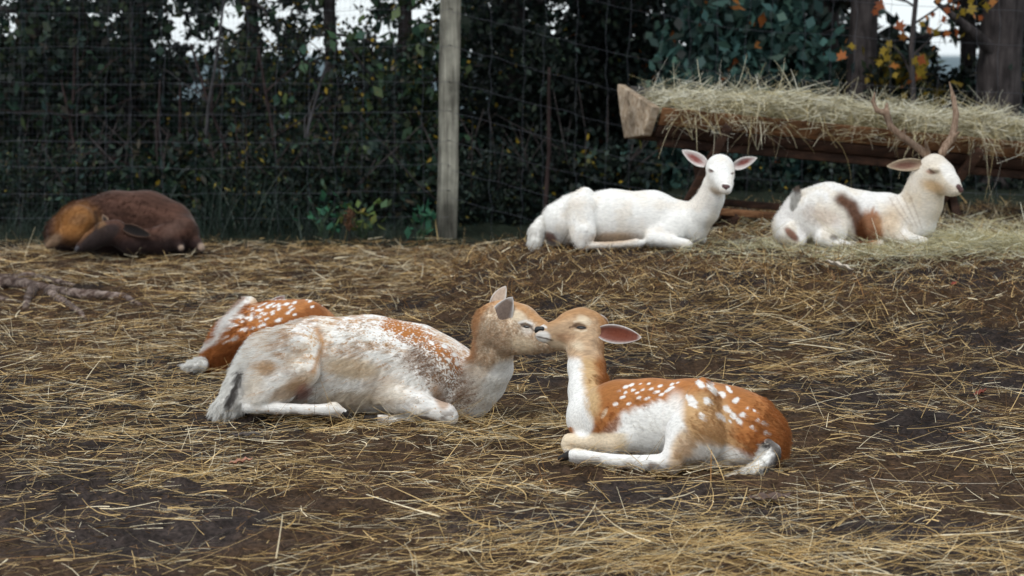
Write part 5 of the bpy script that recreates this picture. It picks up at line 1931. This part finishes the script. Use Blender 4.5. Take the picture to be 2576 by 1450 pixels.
# ------------------------------------------------------------------ white and tan stag with antlers
def stag():
    b = Body(10.58)
    e = empty('deer', base_of(2150, 618), 'white stag with antlers and a brown flank patch lying in front of the trough', 'deer')
    b.chain([(1994, 570, 0, 50), (2032, 545, 0, 64), (2085, 536, 0, 73), (2160, 549, 0, 66), (2230, 553, 0, 64), (2285, 558, -.02, 52), (2310, 570, -.03, 38)], 16, .85)
    b.cap((2050, 540, -.07, 60), (2098, 582, -.135, 36), 7, .6)
    b.cap((2070, 600, -.16, 20), (2092, 614, -.18, 10), 8)
    b.chain([(2095, 614, -.17, 10), (2160, 616, -.17, 8), (2215, 612, -.17, 9)], 5)
    b.cap((1985, 585, -.08, 30), (2010, 605, -.1, 20), 10)
    b.chain([(2240, 580, -.09, 34), (2275, 600, -.14, 18), (2325, 609, -.16, 12)], 10)
    b.chain([(2300, 548, -.02, 58), (2318, 510, -.04, 52), (2328, 475, -.06, 46), (2334, 445, -.08, 42)], 12, .85)
    b.chain([(2350, 425, -.09, 38), (2368, 440, -.12, 34), (2390, 462, -.17, 25), (2406, 477, -.2, 16)], 7, .85)
    b.cap((2352, 458, -.1, 28), (2394, 482, -.18, 13), 8, .8)
    b.cap((2346, 424, -.17, 8), (2358, 427, -.18, 6), 6)

    def coat(px, py, V, N):
        s3 = fbm(V[:, 0] * 11, V[:, 1] * 11, V[:, 2] * 11, 81, 4)
        s1 = streak(V, 1.2, 14, 70, 82)
        c = np.tile(WHITE * .98, (len(V), 1))
        c = mixc(c, CREAM, sstep(.42, .68, s3) * .4)
        c = mixc(c, np.array((.45, .33, .25)), sstep(1.15, .4, ell(px, py, 2075, 545, 60, 32, 15) + 1.0 * (s3 - .5)) * .5)
        d, t = near_line(px, py, [(2116, 502), (2140, 520), (2156, 550), (2164, 585), (2172, 612)])
        br = np.array((.11, .036, .012))
        c = mixc(c, np.array((.36, .135, .038)), sstep(1.15, .7, ell(px, py, 2188, 580, 36, 56, 10) + .5 * (s1 - .5)) * .9)
        c = mixc(c, br, sstep(28, 7, d + 16 * (s3 - .5)) * .95)
        c = mixc(c, TAN, sstep(1.1, .4, ell(px, py, 2240, 560, 40, 60, 10) + .8 * (s3 - .5)) * .55)
        c = mixc(c, np.array((.22, .085, .05)), sstep(1.1, .6, ell(px, py, 1991, 590, 28, 12, 48) + .4 * (s3 - .5)) * .9)
        c = mixc(c, DARK * 2, sstep(1.1, .5, ell(px, py, 2097, 598, 14, 9) + .4 * (s3 - .5)) * .6)
        # neck and face: cream with tan wash
        c = mixc(c, CREAM * .85, sstep(2230, 2300, px) * sstep(600, 520, py) * (.35 + .5 * s3))
        c = mixc(c, TAN, sstep(1.2, .3, ell(px, py, 2348, 470, 40, 20, 20) + .6 * (s3 - .5)) * .85)
        c = mixc(c, WHITE, sstep(1.1, .6, ell(px, py, 2390, 440, 20, 40, -35)) * .7)
        c = mixc(c, np.array((.33, .15, .10)), sstep(1.2, .5, ell(px, py, 2341, 433, 14, 6, 10)) * .75)
        for i in range(4):
            d, t = near_line(px, py, [(2236 + 17 * i, 496 - 2 * i), (2258 + 16 * i, 530 + 2 * i), (2284 + 12 * i, 565 + 4 * i)])
            c = mixc(c, GREYBR, sstep(2.6, .4, d) * .4)
        return c
    o, V, N, px, py = body_mesh(b, 'body', e, COARSE * .9, coat)
    n = Body(10.58)
    n.cap((2411, 470, -.222, 7), (2417, 479, -.222, 7), 4, .8)
    simple_part(n, 'nose', e, .004, M_pinknose)
    ear('ear', e, b.w(2318, 412, -.12), b.w(2230, 419, -.1), (.0, -1, -.15), 38 * pxm(10.5), (.20, .10, .075), CREAM, CREAM * .9, .4)
    ear('ear', e, b.w(2372, 415, .0), b.w(2385, 428, .17), (-.3, .5, -.15), 30 * pxm(10.5), (.36, .19, .14), CREAM, CREAM, .4)
    eye_at(e, V, N, px, py, 2341, 434, 11, 2.2, 14, mat=M_lid)
    for beams in (
        [[(2331, 390, -.07, 9), (2311, 374, -.06, 7.5), (2271, 345, -.04, 7), (2241, 320, -.02, 7), (2229, 284, 0, 7.5), (2231, 262, .01, 3)],
         [(2229, 286, 0, 7), (2206, 278, .0, 5), (2196, 256, .01, 4), (2201, 232, .02, 1.5)],
         [(2272, 346, -.04, 5), (2276, 322, -.06, 1.5)], [(2334, 384, -.08, 6), (2326, 350, -.12, 1.5)]],
        [[(2371, 384, -.08, 9), (2380, 366, -.07, 8), (2394, 350, -.06, 8.5), (2401, 322, -.04, 7), (2405, 288, -.02, 6.5), (2399, 248, 0, 5), (2388, 206, .02, 1.5)],
         [(2390, 354, -.06, 6.5), (2413, 332, -.1, 2)]]):
        a = Body(10.58)
        for ch in beams:
            a.chain([(x, y, d_, r_ * 1.2) for x, y, d_, r_ in ch], 3)
        simple_part(a, 'antler', e, .004, M_antler)
    t = Body(10.58)
    t.chain([(1999, 528, -.08, 9), (2003, 502, -.08, 7), (2006, 482, -.08, 2.5)], 4)

    def tc(px, py, V, N):
        c = np.tile(WHITE * .9, (len(V), 1))
        return mixc(c, np.array((.14, .08, .05)), sstep(500, 488, py + 10 * (noise3(V[:, 0] * 90, V[:, 2] * 20, 0, 3) - .5)) * .85)
    to, *_ = body_mesh(t, 'tail', e, .006, tc)
    add_fur(to, 350, .035, (.05, -.1, 1), .25, 10, .001, 3, .3, .3)
    add_fur(o, 3500, .010, (-1, -.1, -.45), .25, 8, .0009, 2, .3, .3, leng=vgroup(o, 'len', np.where((px > 2300) & (py < 500), .45, 1)))
    return e


# ------------------------------------------------------------------ dark deer curled by the fence
def brown_deer():
    b = Body(12.6)
    e = empty('deer', base_of(310, 640), 'dark brown deer curled up asleep by the mesh fence', 'deer')
    b.chain([(165, 585, .02, 48), (215, 568, .04, 62), (290, 565, .05, 82), (370, 567, .05, 84), (425, 578, .02, 68), (462, 598, -.03, 40)], 16, .9)
    b.cap((195, 562, -.12, 48), (185, 590, -.16, 36), 10, .8)
    b.cap((160, 598, -.19, 24), (122, 618, -.21, 9), 8)
    b.chain([(455, 585, -.08, 44), (400, 606, -.18, 32), (330, 608, -.24, 30), (290, 590, -.24, 30)], 14)
    b.chain([(290, 584, -.25, 32), (264, 588, -.27, 30), (232, 606, -.29, 23), (204, 622, -.31, 14)], 8)
    b.chain([(470, 598, -.08, 24), (492, 612, -.11, 16), (506, 625, -.13, 10)], 6)
    b.chain([(440, 606, -.16, 20), (455, 624, -.19, 10)], 6)
    b.cap((140, 590, .05, 22), (125, 610, .05, 12), 8)

    def coat(px, py, V, N):
        s3 = fbm(V[:, 0] * 10, V[:, 1] * 10, V[:, 2] * 10, 91, 3)
        s1 = streak(V, -.2, 8, 50, 92)
        c = np.tile(np.array((.078, .038, .027)), (len(V), 1)) * (.3 + 1.4 * s1)[:, None]
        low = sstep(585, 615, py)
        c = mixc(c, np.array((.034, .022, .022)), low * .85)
        c = mixc(c, np.array((.13, .085, .07)), sstep(1.1, .3, ell(px, py, 440, 575, 50, 22, -30) + .5 * (s3 - .5)) * .4)
        c = mixc(c, np.array((.34, .155, .05)), sstep(1.25, .35, ell(px, py, 188, 558, 64, 50, -25) + .5 * (s3 - .5)) * .95)
        c = mixc(c, np.array((.30, .17, .09)), sstep(1.1, .4, ell(px, py, 198, 552, 30, 18, -10)) * .5)
        c = mixc(c, np.array((.28, .16, .075)), sstep(1.1, .5, ell(px, py, 255, 565, 14, 26, -10)) * .5)
        c = mixc(c, np.array((.26, .17, .11)), sstep(1.2, .6, ell(px, py, 132, 608, 28, 16, -35)) * .9)
        d, t = near_line(px, py, [(240, 535), (246, 560), (238, 585)])
        c = mixc(c, DARK * .8, sstep(8, 2, d) * .7)
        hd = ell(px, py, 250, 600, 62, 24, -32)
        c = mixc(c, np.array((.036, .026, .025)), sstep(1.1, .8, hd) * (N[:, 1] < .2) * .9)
        for x, y, r_ in ((508, 622, 12), (456, 624, 8)):
            c = mixc(c, np.array((.42, .31, .24)), sstep(1.2, .6, np.hypot(px - x, py - y) / r_) * .9)
        return c
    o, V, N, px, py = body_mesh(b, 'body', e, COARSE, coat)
    n = Body(12.6)
    n.cap((196, 624, -.335, 6), (193, 629, -.335, 6), 3)
    simple_part(n, 'nose', e, .005, plain_mat('dull_nose', (.05, .045, .05), .5, .4))
    ear('ear', e, b.w(312, 572, -.3), b.w(381, 594, -.33), (.1, -1, .35), 34 * pxm(12.3), (.010, .008, .008), (.05, .03, .022), (.12, .07, .05), .4, soft=.05)
    ear('ear', e, b.w(270, 562, -.25), b.w(258, 540, -.2), (.3, -1, .0), 18 * pxm(12.3), (.02, .015, .014), (.05, .03, .022), (.3, .2, .14), .4)
    add_fur(o, 3500, .030, (-.6, -.2, -.5), .3, 8, .0011, 2, .4, .3, leng=vgroup(o, 'len', np.where((ell(px, py, 250, 600, 75, 34, -32) < 1) | (py > 610), .3, 1)))
    return e


doe()
fawn()
curled_fawn()
white_doe()
stag()
brown_deer()


def tucked_straw():
    """straw pressed up against and over the edges of the lying bodies"""
    r = np.random.default_rng(33)
    out = []
    for pts_, n, L0, cl in (([(545, 1030), (640, 1046), (760, 1056), (880, 1060), (1000, 1070), (1140, 1072), (1230, 1052)], 330, .10, 0),
                            ([(1405, 1166), (1500, 1180), (1600, 1192), (1700, 1200), (1800, 1200), (1900, 1206), (1980, 1180)], 330, .09, 0),
                            ([(465, 930), (530, 945), (570, 965)], 60, .09, 0),
                            ([(1338, 626), (1450, 634), (1560, 628), (1740, 630)], 170, .09, 1), ([(1940, 618), (2080, 626), (2220, 622), (2340, 618)], 190, .10, 2),
                            ([(110, 632), (250, 644), (400, 644), (515, 634)], 130, .09, 1)):
        P = np.array(pts_, float)
        t = r.uniform(0, len(P) - 1, n)
        px = np.interp(t, np.arange(len(P)), P[:, 0])
        py = np.interp(t, np.arange(len(P)), P[:, 1]) + r.normal(0, 5, n)
        g = np.array([ground_hit(a, b) for a, b in zip(px, py)])
        g[:, 2] = ground_z(g[:, 0], g[:, 1], True) + r.uniform(.003, .022, n)
        L = np.clip(r.lognormal(math.log(L0), .45, n), .03, .26)
        az = np.where(r.random(n) < .6, r.normal(0, .5, n), r.uniform(0, 6.28, n))
        g -= .5 * np.stack([np.cos(az), np.sin(az), 0 * az], -1) * L[:, None]
        tl = np.abs(r.normal(.05, .16, n)) + np.where(r.random(n) < .07, .6, 0)
        tt = r.random(n)[:, None]
        if cl == 2:
            col = np.where(tt < .6, np.array((.58, .53, .33)), np.array((.78, .76, .60)))
        else:
            col = np.where(tt < .5, np.array((.62, .425, .185)), np.where(tt < .8, np.array((.25, .13, .045)), np.array((.84, .72, .50))))
        out.append(strands(g, az, tl, L, r.uniform(.0012, .0026, n), col * r.uniform(.6, 1.2, n)[:, None], 4, .25, int(n)))
    v, q, c = join(out)
    o = npmesh('bedding_straw', v, q, M_straw, cols=c)
    tag(o, kind='stuff', label='straw pressed against the undersides of the resting deer')


tucked_straw()
